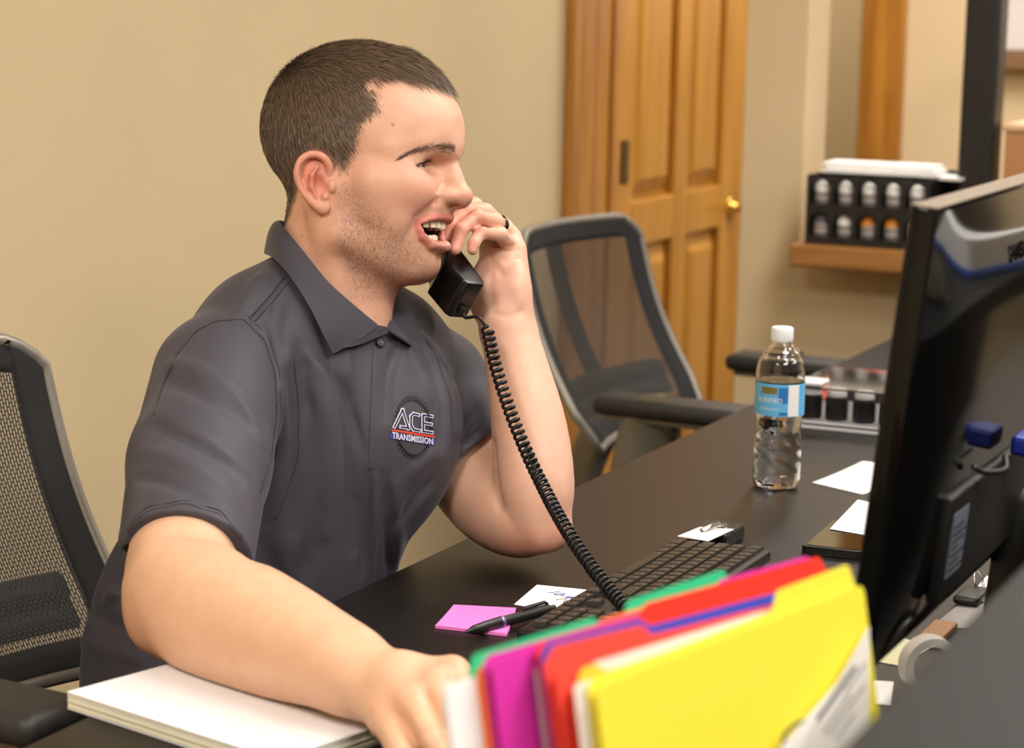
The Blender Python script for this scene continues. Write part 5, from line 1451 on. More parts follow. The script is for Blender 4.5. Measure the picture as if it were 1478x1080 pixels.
# --- eyes, teeth, tongue
M_eye = mat('eye_white', rgb(226, 214, 208), 0.15); M_iris = mat('iris_blue', rgb(58, 68, 82), 0.1); M_pupil = mat('pupil', (0.004, 0.004, 0.004, 1), 0.1)
for sg in (-1, 1):
    bm = bmesh.new(); bmesh.ops.create_uvsphere(bm, u_segments=32, v_segments=20, radius=12.3 * mm)
    bmesh.ops.transform(bm, matrix=Matrix.Translation(hw((78.2, sg * 33, 14.0))), verts=bm.verts)
    e_ = obj('eye', bm, M_eye, man, True)
    dr = (HM4.to_3x3() @ Vector((0.97, -sg * 0.0 - 0.10, -0.10))).normalized(); s_ = dr.orthogonal().normalized()
    c_ = hw((78.2, sg * 33, 14.0))
    for nm, r_, dd, m_ in (('iris', 5.6, 11.05, M_iris), ('pupil', 2.4, 12.1, M_pupil)):
        bm = bmesh.new(); lathe(bm, [(r_ * mm, dd * mm), (r_ * 0.6 * mm, (dd + (12.45 - dd) * 0.75) * mm), (0.0, 12.5 * mm)], 20, basis(c_, s_, dr.cross(s_), dr))
        obj(nm, bm, m_, e_, True)
M_tooth = mat('tooth', rgb(246, 236, 214), 0.2)
def tooth_row(f0, rad_f, rad_l, u0, n, w_, hgt, up):
    for k in range(n):
        a = (k - (n - 1) / 2) * 0.27
        p = (f0 + rad_f * math.cos(a), rad_l * math.sin(a), u0)
        t = Vector((-rad_f * math.sin(a), rad_l * math.cos(a), 0)).normalized(); nn = t.cross(Vector((0, 0, 1)))
        bm = bmesh.new(); ww = w_ * (1.0 if abs(k - (n - 1) / 2) < 1 else 0.86); hh = hgt * (1.0 if abs(k - (n - 1) / 2) < 1 else (0.92 if abs(abs(k - (n - 1) / 2) - 2.5) > 0.2 else 1.02))
        bx(bm, (-ww / 2 * mm, -2.6 * mm, (-hh if not up else 0) * mm), (ww / 2 * mm, 2.6 * mm, (0 if not up else hh) * mm), 1.9 * mm, 3)
        R3 = HM4.to_3x3()
        bmesh.ops.transform(bm, matrix=basis(hw(p), R3 @ t, R3 @ nn, R3 @ Vector((0, 0, 1))), verts=bm.verts)
        obj('tooth', bm, M_tooth, man, True)
tooth_row(66, 32.5, 34, -39.5, 11, 8.6, 13.0, False)
tooth_row(64, 26.0, 24, -67.5, 6, 6.4, 10.0, True)
bm = bmesh.new(); bmesh.ops.create_uvsphere(bm, u_segments=24, v_segments=14, radius=1)
bmesh.ops.transform(bm, matrix=HM4 @ Matrix.Translation((72 * mm, 0, -62 * mm)) @ Matrix.Diagonal((18 * mm, 16 * mm, 6 * mm, 1)), verts=bm.verts)
obj('tongue', bm, mat('tongue', rgb(176, 84, 80), 0.4), man, True)

# --- hair: thin tapered strands combed away from the crown
M_hair = bpy.data.materials.new('hair'); M_hair.use_nodes = True
def build_hair():
    nt = M_hair.node_tree; b = nt.nodes['Principled BSDF']; at = nt.nodes.new('ShaderNodeVertexColor'); at.layer_name = 'Col'
    nt.links.new(at.outputs['Color'], b.inputs['Base Color']); b.inputs['Roughness'].default_value = 0.42; b.inputs['Specular IOR Level'].default_value = 0.55
build_hair()
FN_ = np.cross(HV[HF_[:, 1]] - HV[HF_[:, 0]], HV[HF_[:, 2]] - HV[HF_[:, 0]])
FA = np.linalg.norm(FN_, axis=1); FNn = FN_ / (FA[:, None] + 1e-12); FCc = HV[HF_].mean(1)
def strands(root, nrm, dirv, length, width, lift, droop, C, segs=3):
    """flat tapered ribbons, all in head-local metres"""
    n = len(root); d = dirv - nrm * (dirv * nrm).sum(1)[:, None]; d /= np.linalg.norm(d, axis=1)[:, None] + 1e-9
    side = np.cross(nrm, d)
    # tilt each ribbon's face at random so that it catches light like a round hair
    tw = rng.normal(0, 0.5, n)[:, None]; side = side * np.cos(tw) + nrm * np.sin(tw)
    pts = []
    for k in range(segs + 1):
        t = k / segs
        pts.append(root + d * (length * t)[:, None] + nrm * ((lift * t - droop * t * t) * length)[:, None])
    V = []; cols = []
    for k, p in enumerate(pts):
        w_ = width * (1 - 0.92 * (k / segs) ** 1.5)
        V += [p - side * w_[:, None] / 2, p + side * w_[:, None] / 2]; cols += [C, C]
    V = np.stack(V, 1); cols = np.stack(cols, 1); m = 2 * (segs + 1)
    base = (np.arange(n) * m)[:, None]
    F = np.concatenate([base + np.array([[2 * k, 2 * k + 1, 2 * k + 3, 2 * k + 2]]) for k in range(segs)], 0)
    return V.reshape(-1, 3), F, cols.reshape(-1, 3)
fq = FCc / mm
fm = in_poly(fq[:, 0], fq[:, 2], HAIR) & ~((np.abs(fq[:, 1]) > 77) & (fq[:, 2] < 28) & (fq[:, 0] < 7) & (fq[:, 0] > -44))
edge = poly_dist(fq[:, 0], fq[:, 2], HAIR)
wisp = ~fm & (edge < 5.5) & (np.abs(fq[:, 1]) < 74) & (fq[:, 2] > 4) & ((fq[:, 0] > 8) | (fq[:, 0] < -50))
wgt = FA * (fm * np.clip(0.35 + edge / 10, 0, 1) + wisp * 0.22 * (1 - edge / 6))
N_HAIR = 62000
pick = rng.choice(len(FA), N_HAIR, p=wgt / wgt.sum())
root = FCc[pick] + rng.normal(0, 0.0006, (N_HAIR, 3)); nrm = FNn[pick]; rq = root / mm
crown = np.array((-58, 6, 128.0))
dv = rq - crown
dv = dv / (np.linalg.norm(dv, axis=1)[:, None] + 1e-6)
topw = np.clip((rq[:, 2] - 92) / 35, 0, 1)[:, None]
fwd = np.clip((rq[:, 0] + 60) / 120, 0, 1)[:, None]
dv = dv + topw * np.array((0.9, -0.25, -0.1)) + (1 - topw) * np.array((0.10, 0, -0.9)) + (1 - topw) * fwd * np.array((0.45, 0, 0))
dv += rng.normal(0, 0.20, dv.shape)
# low-frequency clumping
ph = np.sin(rq[:, 0] * 0.21 + 1.7 * np.sin(rq[:, 2] * 0.13)) + np.sin(rq[:, 2] * 0.19 + rq[:, 1] * 0.23)
dv += 0.16 * ph[:, None] * np.array((0.3, 0.6, 0.2))
length = (15 + 11 * topw[:, 0] - 3 * topw[:, 0] * fwd[:, 0]) * rng.uniform(0.7, 1.15, N_HAIR)
low = np.clip((20 - rq[:, 2]) / 60, 0, 1) * (rq[:, 0] < -30)
length *= (1 - 0.6 * low)
ed = np.where(wisp[pick], 0.32, np.clip(edge[pick] / 16, 0.35, 1)); front = (rq[:, 0] > 40) & (rq[:, 2] > 90)
length *= np.where(front, 1.0, ed)
lift = 0.27 + 0.36 * topw[:, 0] - 0.22 * topw[:, 0] * fwd[:, 0] + rng.uniform(-0.10, 0.22, N_HAIR)
br = rng.uniform(0.45, 1.9, N_HAIR)[:, None] ** 1.3
hcol = np.array(rgb(98, 80, 64)[:3]) * br * np.array((1, 1, 1)) + rng.uniform(0, 0.02, (N_HAIR, 1)) * np.array((1.0, 0.8, 0.55))
light = np.clip((30 - rq[:, 2]) / 40, 0, 1)[:, None] * (rq[:, 0] > -20)[:, None]
hcol = hcol * (1 + 0.7 * light)
hv, hf, hcs = strands(root, nrm, dv, length * mm, np.full(N_HAIR, 0.00048) * rng.uniform(0.6, 1.2, N_HAIR), lift, lift * 0.55, hcol)
stuff(flat('hair', H.world(hv), hf, M_hair, man, hcs))
# eyebrows
def patch_strands(name, curve, wid, n, dirf, ln, col, wd, lift=0.25):
    roots = []; nr = []; dd = []
    cv = bspline(curve, 6)
    for _ in range(n):
        t = random.random() * (len(cv) - 1.001); i = int(t); p = cv[i] * (1 - (t - i)) + cv[i + 1] * (t - i)
        tn = cv[i + 1] - cv[i]; tn = tn / np.linalg.norm(tn)
        s_ = random.gauss(0, 0.36) * wid * (1.0 - 0.62 * t / len(cv))
        p = p + np.array((0, 0, s_))
        # drop onto the surface along the field gradient
        x = p * mm
        for _k in range(3):
            g_ = H.grad(x); x = x - g_ * H.sample(x[None])[0]
        roots.append(x); nr.append(H.grad(x)); dd.append(dirf(tn, s_ / wid))
    roots = np.array(roots); nr = np.array(nr); dd = np.array(dd) + rng.normal(0, 0.12, (n, 3))
    C = np.array(col[:3]) * rng.uniform(0.6, 1.4, (n, 1))
    return strands(roots, nr, dd, ln * mm * rng.uniform(0.7, 1.2, n), np.full(n, wd * mm), np.full(n, lift), np.full(n, lift * 0.5), C, 2)
for sg in (-1, 1):
    cv = [np.array((p[0], sg * p[1], p[2])) for p in ((113, 11, 33), (109, 22, 35.5), (101, 37, 34.5), (91, 47, 31.5), (80, 54, 27), (71, 58, 22))]
    v_, f_, c_ = patch_strands('eyebrow', cv, 8.5, 640, lambda tn, s: tn + np.array((0, 0, -0.7 * s + 0.05)), 7.5, rgb(112, 84, 66), 0.24)
    stuff(flat('eyebrow', H.world(v_), f_, M_hair, man, c_))
    cv = [np.array((p[0] + 0.5, sg * p[1], p[2] + 1.2)) for p in SLS[1:]]
    v_, f_, c_ = patch_strands('eyelash', cv, 0.8, 150, lambda tn, s: np.array((0.8, -sg * 0.1, -0.45)) + 0.35 * tn, 7.0, rgb(34, 24, 20), 0.34, 0.7)
    stuff(flat('eyelashes', H.world(v_), f_, M_hair, man, c_))
# stubble
ba = beard_amt(fq) * (np.minimum(dist_poly(fq, UL), dist_poly(fq, LL)) > 7) * (np.abs(fq[:, 1]) < 80)
ba *= np.clip((4 - fq[:, 2]) / 16, 0, 1) * np.clip((44 - 0.62 * fq[:, 2] - fq[:, 0]) / 16, 0.0, 1) * ~((fq[:, 0] > 90) & (fq[:, 2] > -36))
wgt = FA * ba ** 1.7 * (ba > 0.06); NS = 26000
pick = rng.choice(len(FA), NS, p=wgt / wgt.sum())
C = np.array(rgb(78, 58, 46)[:3]) * rng.uniform(0.6, 1.5, (NS, 1))
dv = np.tile(np.array((0.35, 0, -1.0)), (NS, 1)) + rng.normal(0, 0.35, (NS, 3))
v_, f_, c_ = strands(FCc[pick] + rng.normal(0, 0.0005, (NS, 3)), FNn[pick], dv, rng.uniform(1.2, 2.6, NS) * mm, np.full(NS, 0.00017), np.full(NS, 0.35), np.full(NS, 0.1), C, 1)
stuff(flat('stubble', H.world(v_), f_, M_hair, man, c_))
# ================================================================== clothes, handset
SH = 0.0026
def shirt_field(): return Field((Q(95, 0, 2.6)[0], Q(0, 1075, 2.6)[1], 2.16), (Q(745, 0, 2.65)[0], Q(0, 340, 2.5)[1], 2.80), SH, CB, CO)
SF = shirt_field()
torso(SF, 0.006)
SF.chain([Q(325, 548, 2.42), Q(385, 490, 2.48), Q(450, 450, 2.53)], [0.066, 0.066, 0.062], 0.035)
SF.chain([Q(450, 450, 2.53), Q(560, 500, 2.60), Q(628, 552, 2.65)], [0.062, 0.058, 0.056], 0.03)
SF.ell(Q(258, 925, 2.60), (0.115, 0.085, 0.19), 0.04, 'add', TR)   # shirt back bulging behind the arm
SF.ell(Q(560, 640, 2.53), (0.085, 0.07, 0.10), 0.04, 'add', TR)      # left chest
def sleeve(pts, rs, inner, hem, nrm, k):
    # inner: radius of the hollow that shows at the hem (None: the arm fills the sleeve)
    S_ = shirt_field()
    S_.chain([Q(*p) for p in pts], rs, 0.015)
    h_ = Q(*hem)
    S_.plane(h_, nrm, 0.003, S_.lo, S_.lo + S_.h * S_.n)
    a_, b_ = Q(*pts[-2]), Q(*pts[-1])
    inn = h_ - (b_ - a_) / np.linalg.norm(b_ - a_) * 0.016
    if inner: S_.cone(inn, h_ + (b_ - a_), inner, inner, 0.004, 'sub')
    hh = np.clip(0.5 + 0.5 * (SF.v - S_.v) / k, 0, 1); SF.v[...] = SF.v + (S_.v - SF.v) * hh - k * hh * (1 - hh)
rp = [(318, 552, 2.41), (288, 670, 2.32), (262, 840, 2.185)]
dR = Q(262, 800, 2.21) - Q(290, 660, 2.325)
sleeve(rp, [0.072, 0.0705, 0.0650], 0.0570, (261, 834, 2.22), dR, 0.014)
lp_ = [(628, 552, 2.652), (655, 622, 2.63), (686, 700, 2.59)]
dL = Q(*lp_[2]) - Q(*lp_[1])
sleeve(lp_, [0.060, 0.0620, 0.0620], None, (683, 650, 2.60), np.array((0.62, -0.79, -0.12)), 0.014)
def fold(px, sig, dep):
    pts = [SF.hit(*p) for p in px]
    cv = bspline(pts, 4)
    n = len(cv); prof = [2.1 * dep * mm * min(1, 0.35 + 3 * min(i, n - 1 - i) / n) for i in range(n)]
    SF.dent(cv, [0.72 * sig * mm] * n, prof)
# soft drape first, then seams
for px_, sg_, dp_ in (
    ([(238, 545), (300, 575), (360, 612)], 13, 3.0), ([(250, 522), (310, 545), (368, 585)], 11, -3.2), ([(214, 612), (280, 640), (345, 690)], 12, 3.0), ([(205, 650), (270, 672), (335, 715)], 12, -2.8), ([(196, 690), (250, 700), (320, 742)], 10, 2.0),
    ([(425, 545), (440, 640), (428, 760)], 16, 6.0), ([(470, 440), (498, 500), (508, 560)], 7, -2.4), ([(455, 452), (478, 520), (486, 580)], 7, 2.4), ([(575, 500), (560, 545), (556, 600)], 9, 3.0), ([(596, 505), (612, 545), (622, 580)], 8, -2.4), ([(462, 540), (480, 640), (470, 770)], 15, -5.0), ([(500, 560), (507, 650), (512, 790)], 13, 4.5),
    ([(405, 560), (408, 640), (395, 740)], 12, -3.5), ([(385, 790), (400, 840), (430, 870)], 14, 4.0),
    ([(470, 700), (455, 780), (430, 850)], 16, 4.0), ([(533, 684), (528, 760), (522, 830)], 6, 2.6), ([(542, 684), (540, 760), (536, 830)], 7, -2.2), ([(556, 690), (562, 760), (562, 830)], 9, 3.2), ([(445, 512), (486, 575), (508, 650), (514, 710)], 7, -2.8), ([(465, 520), (500, 580), (522, 650)], 8, 2.6), ([(382, 458), (398, 480), (412, 508)], 5, 1.8), ([(285, 540), (345, 578), (378, 640)], 8, -2.6), ([(250, 618), (310, 645), (358, 684)], 7, -2.2), ([(570, 700), (572, 770), (570, 825)], 12, -3.5),
    ([(610, 500), (635, 560), (640, 640)], 12, 4.0), ([(650, 540), (662, 600), (655, 660)], 11, -3.0), ([(600, 480), (622, 500), (650, 540)], 9, -2.5),
    ([(628, 690), (600, 720), (570, 760)], 12, 4.0), ([(638, 650), (612, 665), (590, 690)], 12, -2.5),
    ([(690, 590), (672, 620), (655, 640)], 8, 2.5), ([(705, 605), (690, 630), (668, 652)], 8, -2.0),
    ([(180, 720), (168, 800), (190, 880)], 14, 5.0), ([(150, 780), (160, 860), (200, 910)], 13, -4.0), ([(125, 880), (165, 900), (220, 915)], 11, 5.0), ([(118, 925), (160, 940), (200, 950)], 10, -4.0),
    ([(385, 395), (362, 420), (345, 455)], 12, -3.0), ([(405, 430), (398, 470), (402, 520)], 10, 3.0), ([(430, 500), (438, 560), (445, 600)], 10, 3.0)):
    fold(px_, sg_, dp_)
fold([(352, 462), (382, 492), (398, 540), (400, 600), (390, 670), (372, 735)], 4.5, 1.3)      # armhole seam
fold([(360, 459), (388, 428), (412, 400)], 3.8, 1.0); fold([(366, 466), (394, 435), (417, 408)], 3.8, -0.7)   # shoulder seam
fold([(192, 752), (215, 732), (268, 718), (325, 728), (350, 748)], 3.2, 0.8); fold([(192, 758), (215, 738), (268, 724), (325, 734), (350, 754)], 2.8, -0.6)
fold([(350, 462), (312, 465), (284, 479), (258, 509), (238, 551), (222, 600)], 4.0, 1.0)
fold([(424, 520), (431, 590), (430, 660), (412, 720), (398, 750)], 3.2, 1.1)                              # hem stitching
fold([(645, 655), (680, 630), (710, 603)], 3.2, 0.8)
DN = np.array([0, 0, -1.0]) @ CB
SF.plane(CB.T @ (np.array([2.1, 1.3, 0.56]) - CO), DN, 0.01, SF.lo, SF.lo + SF.h * SF.n)
SV, SFc = SF.surface()
def cloth_mat(name, col, rib=0.0):
    m = bpy.data.materials.new(name); m.use_nodes = True; nt = m.node_tree; b = nt.nodes['Principled BSDF']
    b.inputs['Base Color'].default_value = col; b.inputs['Roughness'].default_value = 0.62; b.inputs['Specular IOR Level'].default_value = 0.35
    b.inputs['Sheen Weight'].default_value = 0.25; b.inputs['Sheen Roughness'].default_value = 0.4; b.inputs['Sheen Tint'].default_value = rgb(180, 176, 190)
    tc = nt.nodes.new('ShaderNodeTexCoord'); n = nt.nodes.new('ShaderNodeTexNoise'); n.inputs['Scale'].default_value = 900; n.inputs['Detail'].default_value = 1
    bp_ = nt.nodes.new('ShaderNodeBump'); bp_.inputs['Strength'].default_value = 0.15; bp_.inputs['Distance'].default_value = 0.0006
    nt.links.new(tc.outputs['Object'], n.inputs['Vector'])
    src = n.outputs['Fac']
    if rib:
        uv = nt.nodes.new('ShaderNodeUVMap'); sp = nt.nodes.new('ShaderNodeSeparateXYZ'); mu = nt.nodes.new('ShaderNodeMath'); mu.operation = 'MULTIPLY'; mu.inputs[1].default_value = rib
        sn = nt.nodes.new('ShaderNodeMath'); sn.operation = 'SINE'
        nt.links.new(uv.outputs[0], sp.inputs[0]); nt.links.new(sp.outputs['Y'], mu.inputs[0]); nt.links.new(mu.outputs[0], sn.inputs[0]); src = sn.outputs[0]
        bp_.inputs['Strength'].default_value = 0.4; bp_.inputs['Distance'].default_value = 0.0005
    nt.links.new(src, bp_.inputs['Height']); nt.links.new(bp_.outputs['Normal'], b.inputs['Normal'])
    return m
M_shirt = cloth_mat('charcoal_knit', rgb(68, 65, 73)); M_collar = cloth_mat('ribbed_collar', rgb(70, 68, 78), 260)
shirt = npobj('polo_shirt', SF.world(SV), SFc, M_shirt, man, True)
shirt['label'] = 'charcoal short-sleeved polo shirt with an embroidered chest logo'
def W(p): return Vector(tuple(QW(p)))
def skin_pt(px, py, off):
    x = H.hit(px, py); g_ = H.grad(x); return np.array(H.world((x + g_ * off)[None])[0]) @ np.eye(3)
def skin_q(px, py, off): return (skin_pt(px, py, off) - CO) @ CB
def shirt_q(px, py, off):
    x = SF.hit(px, py); return x + SF.grad(x) * off
def ribbon(name, A, B, m, parent, na=24, nb=8, bulge=0.004, th=0.0022, ref=None):
    """a cloth patch between two edge curves (camera-frame points), bulging away from ref"""
    A = bspline(A, 8); B = bspline(B, 8)
    def rs(c, n):
        d = np.concatenate([[0], np.cumsum([np.linalg.norm(b - a) for a, b in zip(c, c[1:])])]); t = np.linspace(0, d[-1], n)
        c = np.array(c); return np.stack([np.interp(t, d, c[:, k]) for k in range(3)], 1)
    A = rs(A, na); B = rs(B, na)
    bm = bmesh.new(); uvl = bm.loops.layers.uv.new('UVMap'); G = []
    for i in range(na):
        row = []
        out = ((A[i] + B[i]) / 2 - ref); out /= np.linalg.norm(out)
        for j in range(nb):
            v = j / (nb - 1); p = A[i] * (1 - v) + B[i] * v + out * bulge * math.sin(PI * v ** 0.7)
            row.append(bm.verts.new(W(p)))
        G.append(row)
    for i in range(na - 1):
        for j in range(nb - 1):
            f = bm.faces.new((G[i][j], G[i + 1][j], G[i + 1][j + 1], G[i][j + 1]))
            for l, (u, v) in zip(f.loops, ((i, j), (i + 1, j), (i + 1, j + 1), (i, j + 1))): l[uvl].uv = (u / na, v / nb)
    bm.normal_update(); bmesh.ops.solidify(bm, geom=bm.faces[:], thickness=th)
    return obj(name, bm, m, parent, True, angle=60)
ref_n = Q(478, 430, 2.53)
inner = [Q(432, 322, 2.585), Q(410, 322, 2.54), skin_q(414, 327, 0.006), skin_q(446, 372, 0.006), skin_q(475, 409, 0.006), skin_q(509, 443, 0.006), skin_q(537, 470, 0.007)]
outer = [Q(408, 372, 2.615), Q(384, 366, 2.555), shirt_q(397, 380, 0.006), shirt_q(417, 408, 0.008), shirt_q(440, 448, 0.009), shirt_q(456, 482, 0.009), shirt_q(475, 512, 0.008)]
ribbon('collar', inner, outer, M_collar, shirt, 40, 10, 0.006, 0.0024, ref_n)
# front edge of the collar: closes the flap from the button to its tip
inner2 = [skin_q(537, 470, 0.007), shirt_q(548, 478, 0.010), shirt_q(551, 484, 0.008)]
outer2 = [shirt_q(475, 512, 0.008), shirt_q(497, 504, 0.0075), shirt_q(520, 496, 0.0075)]
ribbon('collar_point', inner2, outer2, M_collar, shirt, 10, 8, 0.001, 0.0022, ref_n)
fin = [shirt_q(553, 482, 0.008), Q(561, 450, 2.508), Q(567, 424, 2.535), Q(560, 405, 2.57)]
fou = [shirt_q(589, 506, 0.008), Q(588, 492, 2.535), Q(580, 458, 2.56), Q(566, 425, 2.60)]
ribbon('collar_far_side', fin, fou, M_collar, shirt, 16, 8, 0.003, 0.0022, ref_n)
# placket and buttons
pl_l = [shirt_q(538 - (y - 500) * 0.035, y, 0.0010) for y in (500, 540, 580, 620, 660, 676)]; pl_r = [shirt_q(557 - (y - 500) * 0.035, y + 2, 0.0010) for y in (500, 540, 580, 620, 660, 676)]
ribbon('placket', pl_l, pl_r, M_shirt, shirt, 30, 5, 0.0004, 0.0012, Q(480, 600, 2.6))
for x_, y_ in ((546, 497),):
    c_ = shirt_q(x_, y_, 0.0036); n_ = SF.grad(SF.hit(x_, y_)); nW = Vector(tuple(n_ @ CB.T)); s_ = nW.orthogonal().normalized()
    bm = bmesh.new(); lathe(bm, [(0.0, 0.0), (0.0048, 0.0), (0.0052, 0.0008), (0.0048, 0.0018), (0.0036, 0.0014), (0.0, 0.0014)], 20, basis(W(c_), s_, nW.cross(s_), nW))
    obj('button', bm, mat('button_dark', rgb(40, 38, 44), 0.3), shirt, True)
# seams: rows of stitching lying in the cloth
M_seam = mat('seam_thread', rgb(38, 36, 41), 0.8)
def seam(px, r=0.0008, off=0.0):
    pts = []
    for a, b in zip(px, px[1:]):
        for k in range(6):
            t = k / 6; pts.append(W(shirt_q(a[0] + (b[0] - a[0]) * t, a[1] + (b[1] - a[1]) * t, off)))
    pts.append(W(shirt_q(px[-1][0], px[-1][1], off)))
    pts = spline(pts[::3] + ([pts[-1]] if (len(pts) - 1) % 3 else []), 4)
    bm = bmesh.new(); tube(bm, pts, r, 6); obj('seam', bm, M_seam, shirt, True)
seam([(352, 462), (382, 492), (397, 540), (399, 600), (391, 660), (376, 712)])
seam([(358, 457), (388, 487), (403, 538), (405, 600), (397, 662)], 0.0005)
seam([(350, 461), (312, 464), (284, 478), (258, 508), (238, 550), (222, 600)])
seam([(362, 458), (388, 429), (410, 402)]); seam([(368, 464), (395, 434), (417, 407)], 0.0006)
seam([(424, 520), (431, 590), (430, 660), (412, 720), (398, 750)], 0.0006)
seam([(190, 752), (215, 732), (268, 722), (318, 738), (350, 776)], 0.0006); seam([(189, 757), (215, 737), (268, 727), (317, 743), (348, 780)], 0.0005)
seam([(652, 648), (676, 630), (705, 606)], 0.0006)
seam([(600, 470), (630, 515), (650, 575), (652, 630)], 0.0006)
# embroidered logo on the left chest
def logo_px(u, v): return 567 + 56 * u, 617 + 9 * u - 25 * v
def lift_q(px, py, o):
    return W(shirt_q(px, py, o))
def strokes(name, segs, hw_, o, m, parent):
    bm = bmesh.new()
    for a, b in segs:
        a = np.array(logo_px(*a)); b = np.array(logo_px(*b)); d = (b - a) / (np.linalg.norm(b - a) + 1e-9); n_ = np.array((-d[1], d[0])) * hw_; e = d * hw_
        k = max(2, int(np.linalg.norm(b - a) / 7) + 1)
        prev = None
        for i in range(k):
            t = i / (k - 1); c = (a - e) * (1 - t) + (b + e) * t
            cur = (bm.verts.new(lift_q(*(c + n_), o)), bm.verts.new(lift_q(*(c - n_), o)))
            if prev: bm.faces.new((prev[0], prev[1], cur[1], cur[0]))
            prev = cur
    return obj(name, bm, m, parent)
M_thw = mat('thread_white', rgb(216, 212, 220), 0.6); M_thn = mat('thread_navy', rgb(22, 20, 84), 0.6); M_thr = mat('thread_red', rgb(206, 62, 48), 0.6); M_thb = mat('thread_black', rgb(16, 15, 17), 0.6); M_thv = mat('thread_violet', rgb(62, 58, 150), 0.6)
# black gear ring
bm = bmesh.new(); NT = 40
def gear(a, r): return 596 + 25 * r * math.cos(a), 617 + 42 * r * math.sin(a) + 2.5 * math.cos(a)
ringv = []
for i in range(NT * 2):
    a = 2 * PI * i / (NT * 2)
    ringv.append([bm.verts.new(lift_q(*gear(a, r), 0.0011)) for r in (0.92, 1.0)])
for i in range(NT * 2): bm.faces.new((ringv[i][0], ringv[i][1], ringv[(i + 1) % (NT * 2)][1], ringv[(i + 1) % (NT * 2)][0]))
for i in range(NT):
    a = 2 * PI * i / NT
    p = [gear(a - 0.035, 0.98), gear(a + 0.035, 0.98), gear(a + 0.03, 1.12), gear(a - 0.03, 1.12)]
    bm.faces.new([bm.verts.new(lift_q(*q_, 0.0011)) for q_ in p])
obj('logo_gear', bm, M_thb, shirt)
A_ = [((0.03, 0.05), (0.235, 1.08)), ((0.235, 1.08), (0.385, 0.06)), ((0.20, 0.10), (0.36, 0.10))]
C_ = [((0.64, 0.94), (0.52, 0.96)), ((0.52, 0.96), (0.455, 0.80)), ((0.455, 0.80), (0.45, 0.30)), ((0.45, 0.30), (0.52, 0.06)), ((0.52, 0.06), (0.66, 0.04))]
E_ = [((0.98, 0.98), (0.76, 0.98)), ((0.76, 0.98), (0.76, 0.05)), ((0.76, 0.05), (0.98, 0.05)), ((0.76, 0.52), (0.96, 0.52))]
for nm, sgs in (('logo_letter', A_), ('logo_letter', C_), ('logo_letter', E_)):
    strokes(nm, sgs, 2.5, 0.0014, M_thw, shirt)
    strokes('logo_letter_fill', sgs, 1.1, 0.0019, M_thn, shirt)
strokes('logo_line', [((-0.03, -0.17), (1.02, -0.17))], 1.5, 0.0016, M_thr, shirt)
Vt, Ft = textmesh('TRANSMISSION', 1.0, 0.0, offset=0.02)
xs = [v[0] for v in Vt]; x0_, x1_ = min(xs), max(xs)
def tv(o): return [lift_q(*logo_px(-0.03 + 1.04 * (v[0] - x0_) / (x1_ - x0_), -0.48 + (v[1]) * 0.52), o) for v in Vt]
strokes('logo_band', [((0.0, -0.48), (1.0, -0.48))], 4.2, 0.0012, M_thv, shirt)
meshobj('logo_lettering', tv(0.0018), Ft, M_thw, shirt, False)
# trousers and shoes
PT = Field((1.55, 0.45, 0.0), (2.65, 1.62, 0.75), 0.009, np.eye(3), np.zeros(3))
hipc = np.array(W(Q(345, 1010, 2.56)))
PT.ell(hipc + np.array((0, 0, 0.012)), (0.165, 0.145, 0.088), 0.03)
seat_z = 0.4965
for sx in (-1, 1):
    a_ = hipc + np.array((sx * 0.09, -0.02, 0.006)); k_ = np.array((hipc[0] + sx * 0.13, 0.82, 0.565)); f_ = np.array((hipc[0] + sx * 0.14, 0.86, 0.10))
    PT.chain([a_, k_], [0.084, 0.066], 0.03); PT.chain([k_, f_], [0.064, 0.052], 0.02)
PT.plane((0, 0, seat_z), (0, 0, -1.0), 0.008, (1.55, 1.02, 0.3), (2.65, 1.62, 0.60))
PV, PF = PT.surface()
npobj('trousers', PV, PF, mat('trouser_cloth', rgb(44, 42, 46), 0.85, bump=0.1, bscale=500), man, True)
for sx in (-1, 1):
    bm = bmesh.new(); x_ = hipc[0] + sx * 0.14
    st_ = [(0.93, 0.035, 0.06), (0.90, 0.044, 0.085), (0.83, 0.046, 0.085), (0.74, 0.050, 0.06), (0.67, 0.044, 0.045), (0.645, 0.02, 0.03)]
    rings = []
    for y_, w_, h_ in st_:
        rings.append([bm.verts.new((x_ + w_ * math.cos(a), y_, max(0.001, h_ / 2 + h_ / 2 * math.sin(a) * 1.15))) for a in [2 * PI * k / 14 for k in range(14)]])
    for a, b in zip(rings, rings[1:]):
        for k in range(14): bm.faces.new((a[k], a[(k + 1) % 14], b[(k + 1) % 14], b[k]))
    bm.faces.new(rings[0]); bm.faces.new(rings[-1])
    obj('shoe', bm, mat('shoe_black', rgb(24, 22, 22), 0.4), man, True)
# ring on his left hand
a_, b_ = Q(*LFI['r'][0]), Q(*LFI['r'][1]); c_ = a_ * 0.22 + b_ * 0.78; ax_ = Vector(tuple(((b_ - a_) / np.linalg.norm(b_ - a_)) @ CB.T)); s_ = ax_.orthogonal().normalized()
bm = bmesh.new(); lathe(bm, [(0.0116, -0.003), (0.0126, -0.0026), (0.0128, 0.0), (0.0126, 0.0026), (0.0116, 0.003)], 28, basis(W(c_), s_, ax_.cross(s_), ax_), cap=False)
o_ = obj('ring', bm, mat('ring_black', rgb(24, 24, 26), 0.25, metal=0.6), man, True); o_['label'] = 'black finger ring'

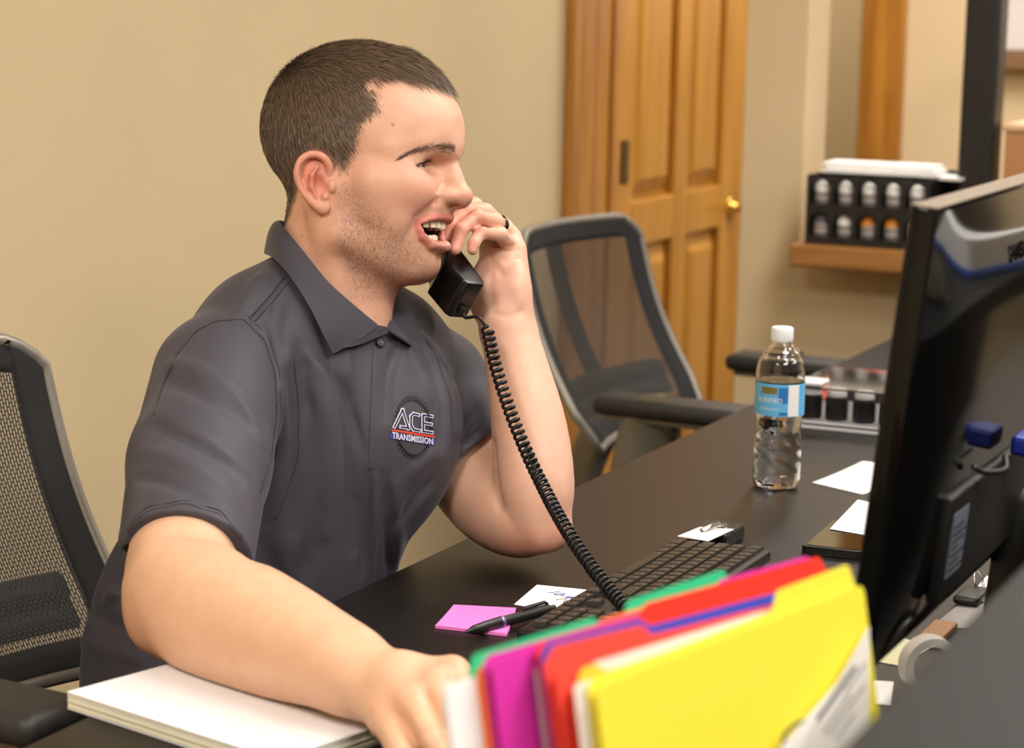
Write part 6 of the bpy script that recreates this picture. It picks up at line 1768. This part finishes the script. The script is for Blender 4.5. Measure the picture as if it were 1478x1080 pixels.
# ---------------- telephone handset and its coiled cord
hs = thing('telephone_handset', 'black telephone handset held at his mouth, on a coiled cord', 'phone', h0)
bm = bmesh.new(); extrude_poly(bm, [(a, -b) for a, b in hprof], 0.047, Matrix.Translation((0, 0, -0.0235)))
bmesh.ops.bevel(bm, geom=[e for e in bm.edges], offset=0.0028, segments=3, affect='EDGES', profile=0.6, clamp_overlap=True)
bmesh.ops.transform(bm, matrix=basis(h0, ha, -tf, -hwv if ha.cross(-tf).dot(-hwv) > 0 else hwv), verts=bm.verts)
obj('handset_body', bm, mat('handset_black', rgb(17, 16, 17), 0.28), hs, True, angle=35)
bm = bmesh.new(); bx(bm, (-0.006, -0.004, -0.006), (0.004, 0.004, 0.006), 0.001, 2, basis(h0 + tf * 0.002 - hwv * 0.012, ha, -tf, hwv)); obj('cord_jack', bm, M_plast, hs)
e0 = h0 + tf * 0.002 - hwv * 0.012 - ha * 0.005
cpts = [W(Q(*p)) for p in ((703, 474, 2.487), (716, 530, 2.465), (735, 590, 2.445), (759, 650, 2.42), (785, 705, 2.385), (813, 757, 2.335), (846, 808, 2.285), (879, 850, 2.24), (907, 882, 2.20), (935, 912, 2.165))]
bm = bmesh.new(); tube(bm, spline([e0, e0 - ha * 0.004 + Vector((0, 0, -0.003)), W(Q(690, 458, 2.487)), cpts[0]], 6), 0.0021, 8, sy=0.7)
obj('cord_lead', bm, M_plast, hs, True)
path = spline(cpts, 40)
L = [0.0]
for a, b in zip(path, path[1:]): L.append(L[-1] + (b - a).length)
NTURN = 62; M_ = NTURN * 14
fr = frames(path, Vector((0, 0, 1)))
hel = []
for i in range(M_ + 1):
    d_ = L[-1] * i / M_; j = min(len(L) - 2, int(np.searchsorted(L, d_, side='right') - 1)); t = (d_ - L[j]) / (L[j + 1] - L[j])
    c = path[j].lerp(path[j + 1], t); a = 2 * PI * i / 14
    hel.append(c + fr[j][1] * (0.0058 * math.cos(a)) + fr[j][2] * (0.0058 * math.sin(a)))
bm = bmesh.new(); tube(bm, hel, 0.0020, 6)
obj('coiled_cord', bm, mat('cord_black', rgb(22, 22, 23), 0.35), hs, True)
